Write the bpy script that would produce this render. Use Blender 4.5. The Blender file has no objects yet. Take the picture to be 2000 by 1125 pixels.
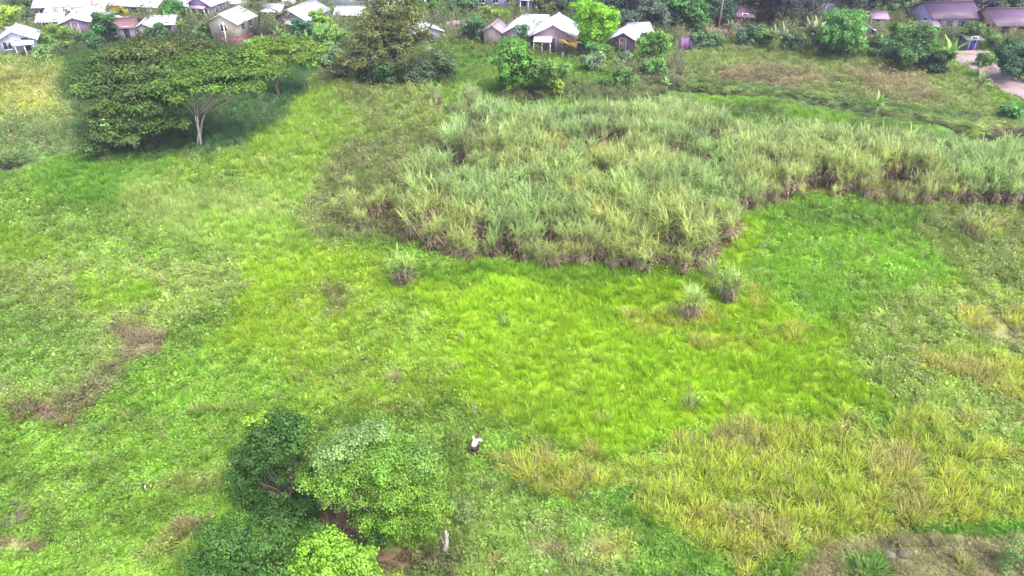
import bpy, math, random
import numpy as np
R = math.radians
random.seed(7)
rng = np.random.default_rng(11)
sc = bpy.context.scene
COL = sc.collection

# ------------------------------------------------------------------ camera, sky, sun, exposure
CH, PITCH, FPX = 28.0, 34.0, 1351.0
cam_d = bpy.data.cameras.new('camera'); cam = bpy.data.objects.new('camera', cam_d); COL.objects.link(cam)
cam_d.sensor_width = 36; cam_d.lens = 36 * FPX / 2000; cam_d.clip_end = 3000; cam_d.clip_start = .5
cam.location = (0, 0, CH); cam.rotation_euler = (R(90 - PITCH), 0, 0)
sc.camera = cam
SUN_EL, SUN_AZ = 60.0, 132.0          # azimuth measured from +Y towards +X : thin overcast light from the right and slightly behind the camera
w = bpy.data.worlds.new('World'); sc.world = w; w.use_nodes = True
nt = w.node_tree; bg = nt.nodes['Background']; sky = nt.nodes.new('ShaderNodeTexSky')
sky.sky_type = 'NISHITA'; sky.sun_disc = False; sky.sun_elevation = R(SUN_EL); sky.sun_rotation = R(SUN_AZ)
sky.air_density = 1.0; sky.dust_density = 4.0; sky.ozone_density = 1.0
nt.links.new(sky.outputs[0], bg.inputs[0]); bg.inputs[1].default_value = 0.15
sd = bpy.data.lights.new('sun', 'SUN'); sun = bpy.data.objects.new('sun', sd); COL.objects.link(sun)
sd.energy = 1.5; sd.angle = R(22); sd.color = (1, .955, .89)
sun.rotation_euler = (R(90 - SUN_EL), 0, R(180 - SUN_AZ))
sun.location = (0, 60, 80)
sc.view_settings.view_transform = 'Standard'; sc.view_settings.look = 'None'
sc.view_settings.gamma = 1; sc.view_settings.exposure = 1.85
sc.cycles.max_bounces = 7; sc.cycles.diffuse_bounces = 3; sc.cycles.transmission_bounces = 4
sc.cycles.glossy_bounces = 2; sc.cycles.volume_bounces = 0; sc.cycles.transparent_max_bounces = 4

# ------------------------------------------------------------------ photo pixel <-> ground
cp, sp = math.cos(R(PITCH)), math.sin(R(PITCH))
def ray(u, v):
    a = (u - 1000) / FPX; b = (562.5 - v) / FPX
    return a, cp + b * sp, -sp + b * cp
def G(u, v, z=0.):
    a, b, c = ray(u, v); t = (z - CH) / c
    return a * t, b * t
def atY(u, v, Y):                     # the point of the pixel's ray in the upright plane y = Y
    a, b, c = ray(u, v); t = Y / b
    return a * t, CH + c * t
def proj(x, y, z=0.):
    f = y * cp - (z - CH) * sp; up = y * sp + (z - CH) * cp
    f = np.maximum(f, 1.)
    return 1000 + FPX * x / f, 562.5 - FPX * up / f
def ppm(v):                           # photo pixels per metre at ground row v
    x, y = G(1000, v); return FPX / (y * cp + CH * sp)

# ------------------------------------------------------------------ noise
_T = np.random.default_rng(5).random((256, 256))
def vn(x, y):
    xi = np.floor(x).astype(int); yi = np.floor(y).astype(int); fx = x - xi; fy = y - yi
    fx = fx * fx * (3 - 2 * fx); fy = fy * fy * (3 - 2 * fy)
    a = _T[xi & 255, yi & 255]; b = _T[(xi + 1) & 255, yi & 255]; c = _T[xi & 255, (yi + 1) & 255]; d = _T[(xi + 1) & 255, (yi + 1) & 255]
    return (a * (1 - fx) + b * fx) * (1 - fy) + (c * (1 - fx) + d * fx) * fy
def fbm(x, y, s, o=3, off=0.):
    r = 0; amp = 1; tot = 0
    for k in range(o):
        r = r + amp * vn(x / s * 2 ** k + 17.3 * k + off, y / s * 2 ** k + 5.1 * k + off * 1.7); tot += amp; amp *= .5
    return r / tot
def srgb(c):
    c = np.asarray(c, float) / 255.
    return np.where(c <= .04045, c / 12.92, ((c + .055) / 1.055) ** 2.4)
ALB = 0.72                            # photo brightness -> albedo
def alb(c): return srgb(c) * ALB

# ------------------------------------------------------------------ field zones
def sdist(px, py, poly):              # signed distance, positive inside
    P = np.array(poly, float); d = np.full(px.shape, 1e9); ins = np.zeros(px.shape, bool)
    for i in range(len(P)):
        a = P[i]; b = P[(i + 1) % len(P)]; e = b - a
        t = np.clip(((px - a[0]) * e[0] + (py - a[1]) * e[1]) / (e @ e + 1e-9), 0, 1)
        d = np.minimum(d, np.hypot(px - a[0] - t * e[0], py - a[1] - t * e[1]))
        c = ((a[1] > py) != (b[1] > py))
        xx = (b[0] - a[0]) * (py - a[1]) / ((b[1] - a[1]) if b[1] != a[1] else 1e-9) + a[0]
        ins ^= c & (px < xx)
    return np.where(ins, d, -d)
def sm(x): x = np.clip(x, 0, 1); return x * x * (3 - 2 * x)
# (outline, softness, colour, grass, creeper, weeds, height, alpha)
LAY = [
 ([(-300,-60),(2300,-60),(2300,110),(1850,95),(1700,110),(1480,85),(1320,100),(1100,112),(870,92),(640,100),(420,90),(330,80),(130,100),(-300,135)],14,(122,152,92),.5,.4,.5,1.6,1),
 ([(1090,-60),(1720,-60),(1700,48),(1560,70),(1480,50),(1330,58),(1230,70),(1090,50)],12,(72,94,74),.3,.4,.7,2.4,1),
 ([(-300,105),(130,112),(160,160),(165,270),(-300,290)],20,(160,190,88),.4,.7,.25,1.1,1),
 ([(-50,135),(100,150),(120,190),(60,215),(-50,190)],18,(184,198,80),.4,.7,.25,1.1,.9),
 ([(-300,225),(180,240),(200,300),(60,320),(-300,330)],18,(134,174,96),.4,.7,.25,1.2,1),
 ([(100,60),(420,60),(600,120),(540,250),(430,290),(230,330),(150,300)],16,(92,132,70),.9,.3,.1,.9,1),  # darker grass beneath the spreading tree: its shade put into the tint
 ([(70,330),(280,330),(440,300),(530,240),(590,170),(640,150),(760,160),(860,200),(870,265),(700,285),(650,330),(600,380),(560,430),(480,360),(430,330),(100,400)],16,(168,208,80),1,.1,.02,1,1),
 ([(330,310),(400,260),(470,180),(560,135),(640,140),(560,230),(470,285),(400,320)],14,(98,146,86),1,.1,.05,1,1),  # tree shade painted into this grass tint
 ([(640,160),(850,165),(850,255),(720,265)],18,(146,176,84),.6,.2,.25,1,.8),
 ([(80,310),(330,320),(310,360),(230,420),(90,400)],18,(118,176,58),1,.1,0,1,.9),  # grass before the tree, its shadow worked into the colour
 ([(235,375),(330,350),(560,375),(640,440),(590,520),(460,490),(300,455),(225,425)],42,(184,214,116),1.2,.1,0,1.2,1),
 ([(420,420),(620,420),(640,520),(470,520)],22,(160,204,70),1,.1,0,1.1,.7),
 ([(-300,340),(90,390),(230,430),(260,500),(120,520),(-300,520)],22,(152,196,80),.6,.8,.02,1.1,1),
 ([(-300,500),(220,520),(500,500),(520,560),(440,600),(330,620),(200,720),(60,800),(-300,800)],26,(158,190,90),.5,.9,.25,1,1),
 ([(-300,590),(120,600),(200,650),(150,740),(-300,760)],24,(136,182,72),.5,.9,.08,1,.9),
 ([(-60,430),(60,450),(130,500),(-60,540)],16,(150,190,50),.8,.3,0,1,.7),
 ([(150,540),(290,545),(330,590),(170,610)],14,(150,196,48),.9,.3,0,1,.9),
 ([(470,500),(760,500),(790,560),(700,640),(600,760),(430,720),(470,620)],22,(172,212,58),1.1,.25,.02,1,1),
 ([(360,690),(620,700),(860,830),(420,800)],24,(138,188,60),.6,.9,.02,.9,.9),
 ([(235,615),(330,630),(330,700),(230,710)],14,(142,132,102),.1,.3,.3,.7,1),
 ([(20,800),(60,790),(220,700),(240,730),(150,800),(110,850),(20,830)],12,(140,140,95),.1,.4,.7,.9,.8),
 ([(780,540),(900,520),(1250,530),(1440,450),(1540,400),(1860,420),(1900,560),(1830,650),(1670,700),(1720,790),(1560,830),(1330,850),(1130,865),(900,815),(830,730),(850,650)],22,(168,212,44),1,.05,0,1,1),
 ([(560,570),(700,560),(870,620),(880,770),(760,800),(600,790),(560,700)],24,(168,204,66),1,.35,.04,1,.7),
 ([(640,570),(700,560),(690,620),(640,640)],14,(140,140,95),.3,.4,.4,.8,.7),
 ([(800,515),(1250,528),(1420,535),(1440,550),(1200,560),(820,545)],8,(128,178,52),1,.1,0,1.1,.8),  # shadow fringe of the cane front painted as darker green
 ([(1460,420),(1600,395),(1870,430),(1880,520),(1700,640),(1560,620),(1480,540)],24,(142,196,58),.9,.4,.04,1,1),
 ([(1500,395),(1740,405),(1860,415),(1800,450),(1560,440)],14,(122,172,66),.9,.3,.05,1.1,.8),  # painted cane shadow along the right part of the front
 ([(1850,400),(2300,400),(2300,620),(1880,560),(1800,450)],22,(146,176,82),.7,.5,.3,1.1,.9),
 ([(1690,600),(1850,560),(2300,560),(2300,860),(1850,850),(1720,800),(1650,690)],22,(162,196,86),.6,.9,.1,1,1),
 ([(1860,610),(2300,590),(2300,710),(1900,680)],16,(152,156,104),.3,.15,.1,.7,.9),
 ([(570,400),(640,330),(690,280),(800,265),(880,240),(890,300),(860,400),(760,480),(690,480),(640,470)],26,(142,164,92),.6,.6,.45,1.2,.9),
 ([(1300,100),(1480,85),(1700,95),(1840,130),(1900,160),(1995,230),(2300,230),(2300,262),(1960,262),(1700,212),(1500,185),(1300,172)],10,(150,178,94),.9,.5,.1,.8,1),
 ([(1430,90),(1620,92),(1600,125),(1440,120)],12,(138,166,76),1,.1,.2,.8,.8),
 ([(1400,145),(1560,135),(1640,160),(1520,172),(1400,165)],10,(160,142,110),.3,.1,.6,.8,.8),
 ([(1640,130),(1800,150),(1850,190),(1700,185)],12,(158,146,108),.3,.1,.6,.8,.8),
 ([(1300,166),(1500,180),(1720,205),(1900,236),(1900,222),(1720,190),(1500,168),(1320,158)],5,(112,152,84),1,.1,.1,1.1,.8),
 ([(1270,180),(1500,190),(1700,222),(1930,270),(2300,280),(2300,330),(1800,300),(1500,240),(1300,215)],8,(122,166,76),1,.2,.1,1.1,1),
 ([(1330,190),(1480,192),(1500,208),(1380,208)],7,(152,206,60),1,0,0,1,.9),
 ([(1520,212),(1650,220),(1660,245),(1560,236)],7,(150,206,60),1,0,0,1,.9),
 ([(1930,245),(2300,215),(2300,240),(1960,256)],4,(96,80,76),.1,.05,.1,.6,1),
 ([(860,88),(980,84),(985,170),(890,165)],10,(122,170,62),1,.3,.1,.8,1),
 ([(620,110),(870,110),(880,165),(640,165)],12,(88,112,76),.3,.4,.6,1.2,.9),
 ([(970,175),(1100,160),(1200,175),(1290,170),(1300,195),(1100,200),(960,210)],8,(112,138,84),.6,.2,.4,1.1,.9),
 ([(1180,150),(1330,120),(1330,165),(1200,172)],8,(132,150,110),.2,.1,1,1.8,.9),
 ([(1320,55),(1500,55),(1520,76),(1320,82)],5,(160,138,128),.08,0,.05,.7,1),
 ([(430,86),(470,70),(700,80),(520,92)],5,(140,120,118),.2,.05,.1,.7,.9),
 ([(880,62),(940,58),(940,72),(880,72)],4,(165,140,130),.1,0,.1,.7,.9),
 ([(160,75),(215,80),(210,95),(160,92)],4,(165,140,118),.1,0,.1,.7,.9),
 ([(0,62),(90,48),(110,60),(60,66)],5,(128,112,104),.1,0,.1,.7,.9),
 ([(850,930),(960,920),(1130,1000),(1270,1060),(1280,1300),(850,1300)],24,(146,184,84),.5,.9,.1,1,.9),
 ([(1150,950),(1290,940),(1300,1040),(1450,1100),(1420,1300),(1200,1300),(1180,1040)],18,(128,182,62),.5,.9,.05,1,.9),
 ([(1030,1030),(1080,1040),(1090,1080),(1040,1075)],12,(150,148,98),.3,.4,.2,.6,.9),
 ([(1110,1055),(1180,1060),(1190,1090),(1120,1085)],12,(148,150,98),.35,.4,.2,.6,.9),
 ([(1440,1300),(1500,1110),(1580,1085),(1680,1052),(1850,1038),(2300,1048),(2300,1300)],14,(160,158,108),.6,.25,.05,.4,1),
 ([(1620,1100),(1720,1085),(1760,1300),(1600,1300)],14,(132,178,74),1,.5,.1,1,.9),
 ([(1820,1022),(2300,1015),(2300,1044),(1830,1045)],8,(104,176,50),1,.2,0,1,.9),
 ([(570,950),(670,955),(720,1050),(880,1060),(880,1100),(700,1110),(560,1010)],10,(110,92,74),.05,.25,.12,.6,1),
 ([(-300,1075),(110,1050),(110,1072),(-300,1110)],10,(150,135,105),.2,.3,.1,.8,.9),
 ([(5,1000),(50,996),(56,1020),(10,1026)],6,(130,118,112),0,.05,.02,.6,1),
 ([(250,960),(460,890),(480,930),(330,1000)],18,(150,170,86),.7,.35,.05,.8,.8),
 ([(350,1040),(420,1050),(430,1100),(330,1090)],14,(146,150,84),.5,.5,.05,.8,.8),
 ([(25,802),(60,800),(60,826),(30,828)],8,(140,116,96),0,.25,.25,.7,.9),
 ([(-40,306),(20,306),(38,316),(20,330),(-40,330)],4,(70,62,60),0,.02,.02,.7,1),
]
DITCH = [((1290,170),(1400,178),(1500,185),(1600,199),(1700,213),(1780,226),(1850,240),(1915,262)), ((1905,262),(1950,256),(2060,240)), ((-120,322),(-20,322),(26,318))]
def polydist(x, y, pts):
    d = np.full(np.shape(x), 1e9)
    for a, b in zip(pts[:-1], pts[1:]):
        a = np.array(a); b = np.array(b); e = b - a
        t = np.clip(((x - a[0]) * e[0] + (y - a[1]) * e[1]) / (e @ e), 0, 1)
        d = np.minimum(d, np.hypot(x - a[0] - t * e[0], y - a[1] - t * e[1]))
    return d
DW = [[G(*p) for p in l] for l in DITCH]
def height(x, y):
    x = np.asarray(x, float); y = np.asarray(y, float)
    amp = sm((112 - y) / 20)
    h = (.55 * (fbm(x, y, 14, 2) - .5) + .5 * (fbm(x, y, 3.0, 3, 3.) - .5)) * (.25 + .75 * amp)
    for l in DW:
        wd = 1.35 if l is not DW[1] else 1.8
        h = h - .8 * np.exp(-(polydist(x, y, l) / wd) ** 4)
    h = h + np.clip((y - 150) / 60, 0, 30) ** 1.4 * 4
    return h
def zones(x, y):
    u, v = proj(x, y)
    ws = 900. / np.maximum(y, 20)      # warp shrinks with distance
    uu = u + (fbm(x, y, 5, 3, 9.) - .5) * 5.0 * ws; vv = v + (fbm(x, y, 5, 3, 31.) - .5) * 2.6 * ws
    n = x.shape[0]
    T = np.tile(alb((132, 182, 56)), (n, 1)); K = np.tile([.25, .95, .04, 1.], (n, 1))
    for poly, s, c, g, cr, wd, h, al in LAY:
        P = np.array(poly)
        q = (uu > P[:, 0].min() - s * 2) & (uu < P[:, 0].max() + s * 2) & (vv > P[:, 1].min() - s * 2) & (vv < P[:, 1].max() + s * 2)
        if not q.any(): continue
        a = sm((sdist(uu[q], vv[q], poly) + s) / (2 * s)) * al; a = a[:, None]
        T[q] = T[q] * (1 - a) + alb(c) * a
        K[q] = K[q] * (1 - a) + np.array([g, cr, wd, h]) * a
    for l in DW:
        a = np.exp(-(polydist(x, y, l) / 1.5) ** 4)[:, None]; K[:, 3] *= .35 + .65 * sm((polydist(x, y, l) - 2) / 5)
        T = T * (1 - a) + alb((34, 30, 32)) * a; K = K * (1 - a)  # near-black mud: the ditch's shadow line painted into the soil colour
    # sward mottling: species tone, plus fine tint mimicking lit lumps and dark gaps
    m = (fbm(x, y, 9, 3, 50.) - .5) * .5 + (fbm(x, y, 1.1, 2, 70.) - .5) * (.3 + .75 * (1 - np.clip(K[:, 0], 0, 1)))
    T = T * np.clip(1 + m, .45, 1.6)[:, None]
    y1 = np.clip((fbm(x, y, 4.5, 3, 90.) - .52) * 3, 0, 1)[:, None]       # drier, browner spots
    T = T * (1 - .16 * y1) + T.mean(1, keepdims=True) * np.array([1.25, 1.1, .62]) * .16 * y1
    return np.clip(T, .01, .8), K

# ------------------------------------------------------------------ materials
def newmat(name):
    m = bpy.data.materials.new(name); m.use_nodes = True; n = m.node_tree.nodes; n.clear()
    return m, n, m.node_tree.links
def leaf_mat(name, instanced, transl=.35, rough=.55):
    m, n, l = newmat(name)
    out = n.new('ShaderNodeOutputMaterial'); pb = n.new('ShaderNodeBsdfPrincipled'); tr = n.new('ShaderNodeBsdfTranslucent'); mx = n.new('ShaderNodeMixShader')
    pb.inputs['Roughness'].default_value = rough; pb.inputs['Specular IOR Level'].default_value = .3
    vc = n.new('ShaderNodeAttribute'); vc.attribute_name = 'vc'
    if instanced:
        a = n.new('ShaderNodeAttribute'); a.attribute_type = 'INSTANCER'; a.attribute_name = 'tint'
        b = n.new('ShaderNodeAttribute'); b.attribute_type = 'INSTANCER'; b.attribute_name = 'dry'
        s = n.new('ShaderNodeSeparateColor'); l.new(vc.outputs['Color'], s.inputs[0])
        mc = n.new('ShaderNodeMix'); mc.data_type = 'RGBA'
        l.new(s.outputs[0], mc.inputs['Factor']); l.new(b.outputs['Color'], mc.inputs['A']); l.new(a.outputs['Color'], mc.inputs['B'])
        ml = n.new('ShaderNodeVectorMath'); ml.operation = 'SCALE'; l.new(mc.outputs['Result'], ml.inputs[0])
        ad = n.new('ShaderNodeMath'); ad.operation = 'MULTIPLY_ADD'; l.new(s.outputs[1], ad.inputs[0]); ad.inputs[1].default_value = .55; ad.inputs[2].default_value = .72
        l.new(ad.outputs[0], ml.inputs['Scale']); c = ml.outputs[0]
    else: c = vc.outputs['Color']
    wm = n.new('ShaderNodeVectorMath'); wm.operation = 'MULTIPLY'; wm.inputs[1].default_value = (1.15, 1.05, .85); l.new(c, wm.inputs[0])   # light through a leaf is yellower
    l.new(c, pb.inputs['Base Color']); l.new(wm.outputs[0], tr.inputs['Color'])
    mx.inputs[0].default_value = transl
    l.new(pb.outputs[0], mx.inputs[1]); l.new(tr.outputs[0], mx.inputs[2]); l.new(mx.outputs[0], out.inputs[0])
    return m
M_INST = leaf_mat('sward_leaf', True, .5)
M_LEAF = leaf_mat('tree_leaf', False, .38)
def mat(name, c, rough=.8, spec=.3, noise=.25, nscale=1.5, c2=None, bump=0., metal=0., streak=False, wave=0.):
    m, n, l = newmat(name)
    out = n.new('ShaderNodeOutputMaterial'); pb = n.new('ShaderNodeBsdfPrincipled'); l.new(pb.outputs[0], out.inputs[0])
    pb.inputs['Roughness'].default_value = rough; pb.inputs['Specular IOR Level'].default_value = spec; pb.inputs['Metallic'].default_value = metal
    tc = n.new('ShaderNodeTexCoord'); mp = n.new('ShaderNodeMapping'); l.new(tc.outputs['Object'], mp.inputs[0])
    if streak: mp.inputs['Scale'].default_value = (3, .6, .35)
    nz = n.new('ShaderNodeTexNoise'); nz.inputs['Scale'].default_value = nscale; nz.inputs['Detail'].default_value = 8; nz.inputs['Roughness'].default_value = .65
    l.new(mp.outputs[0], nz.inputs['Vector'])
    rp = n.new('ShaderNodeValToRGB'); l.new(nz.outputs['Fac'], rp.inputs[0])
    c = np.array(c); d = np.array(c2) if c2 is not None else c * (1 - noise * 1.6)
    rp.color_ramp.elements[0].position = .36; rp.color_ramp.elements[1].position = .56
    rp.color_ramp.elements[0].color = (*d, 1); rp.color_ramp.elements[1].color = (*c, 1)
    l.new(rp.outputs[0], pb.inputs['Base Color'])
    if wave:
        wv = n.new('ShaderNodeTexWave'); wv.bands_direction = 'X'; wv.inputs['Scale'].default_value = wave; l.new(tc.outputs['Object'], wv.inputs['Vector'])
        bp = n.new('ShaderNodeBump'); bp.inputs['Strength'].default_value = .6; bp.inputs['Distance'].default_value = .05; l.new(wv.outputs['Fac'], bp.inputs['Height']); l.new(bp.outputs[0], pb.inputs['Normal'])
    elif bump:
        bp = n.new('ShaderNodeBump'); bp.inputs['Strength'].default_value = bump; bp.inputs['Distance'].default_value = .08; l.new(nz.outputs['Fac'], bp.inputs['Height']); l.new(bp.outputs[0], pb.inputs['Normal'])
    return m
def ground_mat():
    m, n, l = newmat('ground'); out = n.new('ShaderNodeOutputMaterial'); pb = n.new('ShaderNodeBsdfPrincipled'); l.new(pb.outputs[0], out.inputs[0])
    pb.inputs['Roughness'].default_value = .95; pb.inputs['Specular IOR Level'].default_value = .1
    a = n.new('ShaderNodeAttribute'); a.attribute_name = 'tint'
    tc = n.new('ShaderNodeTexCoord'); nz = n.new('ShaderNodeTexNoise'); nz.inputs['Scale'].default_value = 3.; nz.inputs['Detail'].default_value = 9; nz.inputs['Roughness'].default_value = .7
    l.new(tc.outputs['Object'], nz.inputs['Vector'])
    mr = n.new('ShaderNodeMapRange'); mr.inputs[1].default_value = .3; mr.inputs[2].default_value = .7; mr.inputs[3].default_value = .6; mr.inputs[4].default_value = 1.3
    l.new(nz.outputs['Fac'], mr.inputs[0])
    ml = n.new('ShaderNodeVectorMath'); ml.operation = 'SCALE'; l.new(a.outputs['Color'], ml.inputs[0]); l.new(mr.outputs[0], ml.inputs['Scale'])
    l.new(ml.outputs[0], pb.inputs['Base Color'])
    bp = n.new('ShaderNodeBump'); bp.inputs['Strength'].default_value = .45; bp.inputs['Distance'].default_value = .08; l.new(nz.outputs['Fac'], bp.inputs['Height']); l.new(bp.outputs[0], pb.inputs['Normal'])
    return m
_mc = {}
def cm(key, c, **k):
    kk = (key, tuple(c))
    if kk not in _mc: _mc[kk] = mat(key, alb(c) if max(c) > 1 else c, **k)
    return _mc[kk]
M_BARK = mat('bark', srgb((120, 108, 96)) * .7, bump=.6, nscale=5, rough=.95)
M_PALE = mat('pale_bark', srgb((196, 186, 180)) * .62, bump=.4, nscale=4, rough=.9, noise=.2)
M_PURP = mat('purplish_bark', srgb((110, 95, 100)) * .6, bump=.6, nscale=5, rough=.95)  # darker, purplish bark tone

# ------------------------------------------------------------------ mesh helpers
class MB:
    def __init__(s): s.V = []; s.Q = []; s.T = []; s.C = []; s.n = 0
    def add(s, v, q=None, t=None, c=None):
        v = np.asarray(v, float).reshape(-1, 3)
        if q is not None and len(q): s.Q.append(np.asarray(q, int).reshape(-1, 4) + s.n)
        if t is not None and len(t): s.T.append(np.asarray(t, int).reshape(-1, 3) + s.n)
        if c is None: c = np.ones((len(v), 3))
        c = np.asarray(c, float); c = np.tile(c, (len(v), 1)) if c.ndim == 1 else c
        s.V.append(v); s.C.append(c); s.n += len(v); return s
    def mesh(s, name, m=None, smooth=False):
        V = np.concatenate(s.V); C = np.concatenate(s.C)
        Q = np.concatenate(s.Q) if s.Q else np.zeros((0, 4), int); T = np.concatenate(s.T) if s.T else np.zeros((0, 3), int)
        me = bpy.data.meshes.new(name); me.vertices.add(len(V)); me.vertices.foreach_set('co', V.astype(np.float32).ravel())
        me.loops.add(Q.size + T.size); me.loops.foreach_set('vertex_index', np.concatenate([Q.ravel(), T.ravel()]).astype(np.int32))
        me.polygons.add(len(Q) + len(T)); st = np.concatenate([np.arange(len(Q)) * 4, Q.size + np.arange(len(T)) * 3]).astype(np.int32)
        me.polygons.foreach_set('loop_start', st)
        a = me.color_attributes.new('vc', 'FLOAT_COLOR', 'POINT'); a.data.foreach_set('color', np.c_[C, np.ones(len(C))].astype(np.float32).ravel())
        if smooth: me.polygons.foreach_set('use_smooth', np.ones(len(Q) + len(T), bool))
        me.update(calc_edges=True); me.validate()
        if m: me.materials.append(m)
        return me
    def build(s, name, m, parent=None, smooth=False, loc=None):
        o = bpy.data.objects.new(name, s.mesh(name, m, smooth)); COL.objects.link(o)
        if parent: o.parent = parent
        if loc is not None: o.location = loc
        return o
    def box(s, c, d, rz=0., c_=None, taper=1.):
        x, y, z = np.array(d) / 2.
        v = np.array([(-x, -y, -z), (x, -y, -z), (x, y, -z), (-x, y, -z), (-x * taper, -y * taper, z), (x * taper, -y * taper, z), (x * taper, y * taper, z), (-x * taper, y * taper, z)])
        ca, sa = math.cos(rz), math.sin(rz); v = np.c_[v[:, 0] * ca - v[:, 1] * sa, v[:, 0] * sa + v[:, 1] * ca, v[:, 2]] + np.array(c)
        return s.add(v, [(0, 3, 2, 1), (4, 5, 6, 7), (0, 1, 5, 4), (1, 2, 6, 5), (2, 3, 7, 6), (3, 0, 4, 7)], c=c_)
    def slab(s, a, b, c, d, th):       # four corners, thickness downwards
        P = np.array([a, b, c, d], float); n = np.cross(P[1] - P[0], P[3] - P[0]); n /= np.linalg.norm(n)
        if n[2] < 0: n = -n
        v = np.r_[P, P - n * th]
        return s.add(v, [(0, 1, 2, 3), (7, 6, 5, 4), (0, 4, 5, 1), (1, 5, 6, 2), (2, 6, 7, 3), (3, 7, 4, 0)])
    def tube(s, pts, rad, k=7, c=None):
        P = np.array(pts, float); m = len(P); rad = np.broadcast_to(rad, (m,)); V = []
        for i in range(m):
            t = P[min(i + 1, m - 1)] - P[max(i - 1, 0)]; t /= np.linalg.norm(t) + 1e-9
            a = np.cross(t, (0, 1, 0) if abs(t[1]) < .9 else (1, 0, 0)); a /= np.linalg.norm(a); b = np.cross(t, a)
            for j in range(k):
                q = 2 * math.pi * j / k; V.append(P[i] + rad[i] * (math.cos(q) * a + math.sin(q) * b))
        F = [(i * k + j, i * k + (j + 1) % k, (i + 1) * k + (j + 1) % k, (i + 1) * k + j) for i in range(m - 1) for j in range(k)]
        V.append(P[-1]); V.append(P[0])
        T = [((m - 1) * k + j, (m - 1) * k + (j + 1) % k, m * k) for j in range(k)] + [((j + 1) % k, j, m * k + 1) for j in range(k)]
        return s.add(V, F, T, c)
def tag(o, label=None, cat=None, group=None, kind=None):
    if label: o['label'] = label
    if cat: o['category'] = cat
    if group: o['group'] = group
    if kind: o['kind'] = kind
    return o
def thing(name, label, cat, loc, rz=0., group=None):
    o = bpy.data.objects.new(name, None); COL.objects.link(o); o.location = loc; o.rotation_euler = (0, 0, rz); o.empty_display_size = .3
    return tag(o, label, cat, group)
def gz(u, v):
    x, y = G(u, v); return np.array([x, y, float(height(np.array([x]), np.array([y]))[0])])

# ------------------------------------------------------------------ blades and leaves (vectorised)
def blades(mb, base, az, l0, l1, L, wd, col, col2=None, nseg=3, taper=.25):
    n = len(az); base = np.asarray(base, float); t = np.linspace(0, 1, nseg + 1)
    l0 = np.broadcast_to(l0, (n,)); l1 = np.broadcast_to(l1, (n,)); L = np.broadcast_to(L, (n,)); wd = np.broadcast_to(wd, (n,))
    h = np.stack([np.cos(az), np.sin(az)], 1); side = np.stack([-np.sin(az), np.cos(az), np.zeros(n)], 1)
    P = [base]
    for i in range(nseg):
        a = l0 + (l1 - l0) * (i + .5) / nseg
        P.append(P[-1] + (L / nseg)[:, None] * np.c_[h * np.sin(a)[:, None], np.cos(a)])
    P = np.stack(P, 1); W = wd[:, None] * np.interp(t, [0, .35, 1], [.6, 1, taper])[None]
    V = np.stack([P - side[:, None] * W[..., None] / 2, P + side[:, None] * W[..., None] / 2], 2)      # n, seg+1, 2, 3
    b = (np.arange(n) * (nseg + 1) * 2)[:, None] + (np.arange(nseg) * 2)[None]
    Q = np.stack([b, b + 1, b + 3, b + 2], -1).reshape(-1, 4)
    col = np.asarray(col, float); col = np.broadcast_to(col, (n, 3)); c2 = col if col2 is None else np.broadcast_to(np.asarray(col2, float), (n, 3))
    C = c2[:, None, None] * (1 - t)[None, :, None, None] + col[:, None, None] * t[None, :, None, None]
    C = np.broadcast_to(C, (n, nseg + 1, 2, 3)).reshape(-1, 3)
    mb.add(V.reshape(-1, 3), Q, c=C)
def leaves(mb, P, N, size, col, asp=.6):
    n = len(P); N = N / (np.linalg.norm(N, axis=1, keepdims=True) + 1e-9)
    r = rng.normal(size=(n, 3)); A = np.cross(N, r); A /= np.linalg.norm(A, axis=1, keepdims=True) + 1e-9; B = np.cross(N, A)
    s = np.broadcast_to(size, (n,))[:, None]
    fold = N * s * .18
    V = np.stack([P - A * s / 2 - fold, P - B * s * asp / 2, P + A * s / 2 - fold, P + B * s * asp / 2], 1)
    Q = np.arange(n * 4).reshape(n, 4)
    mb.add(V.reshape(-1, 3), Q, c=np.repeat(np.broadcast_to(col, (n, 3)), 4, 0))

# ------------------------------------------------------------------ scattered sward (stuff)
def hidden(name, mb):
    return bpy.data.objects.new(name, mb.mesh(name, M_INST))
def r_(a, b, n): return rng.uniform(a, b, n)
def grass_tuft():
    mb = MB(); n = 30; az = r_(0, 6.28, n); r = r_(0, .2, n)
    K = np.c_[np.ones(n), r_(0, 1, n), np.zeros(n)]; K2 = K.copy(); K2[:, 0] = .45
    blades(mb, np.c_[np.cos(az) * r, np.sin(az) * r, np.full(n, -.05)], az + r_(-.8, .8, n), r_(0, .3, n), r_(.5, 1.5, n), r_(.3, .55, n), r_(.018, .034, n), K, K2, 2)
    return mb
def creeper_tuft():
    mb = MB(); n = 34; az = r_(0, 6.28, n); r = .34 * np.sqrt(r_(0, 1, n)); z = .27 * np.cos(r / .34 * 1.35) * r_(.55, 1.1, n)
    N = np.c_[np.cos(az) * r * 2.2, np.sin(az) * r * 2.2, np.full(n, .8)] + rng.normal(size=(n, 3)) * .35
    leaves(mb, np.c_[np.cos(az) * r, np.sin(az) * r, z], N, r_(.06, .2, n), np.c_[r_(.6, 1, n), r_(0, 1, n), np.zeros(n)], .8)
    return mb
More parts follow.
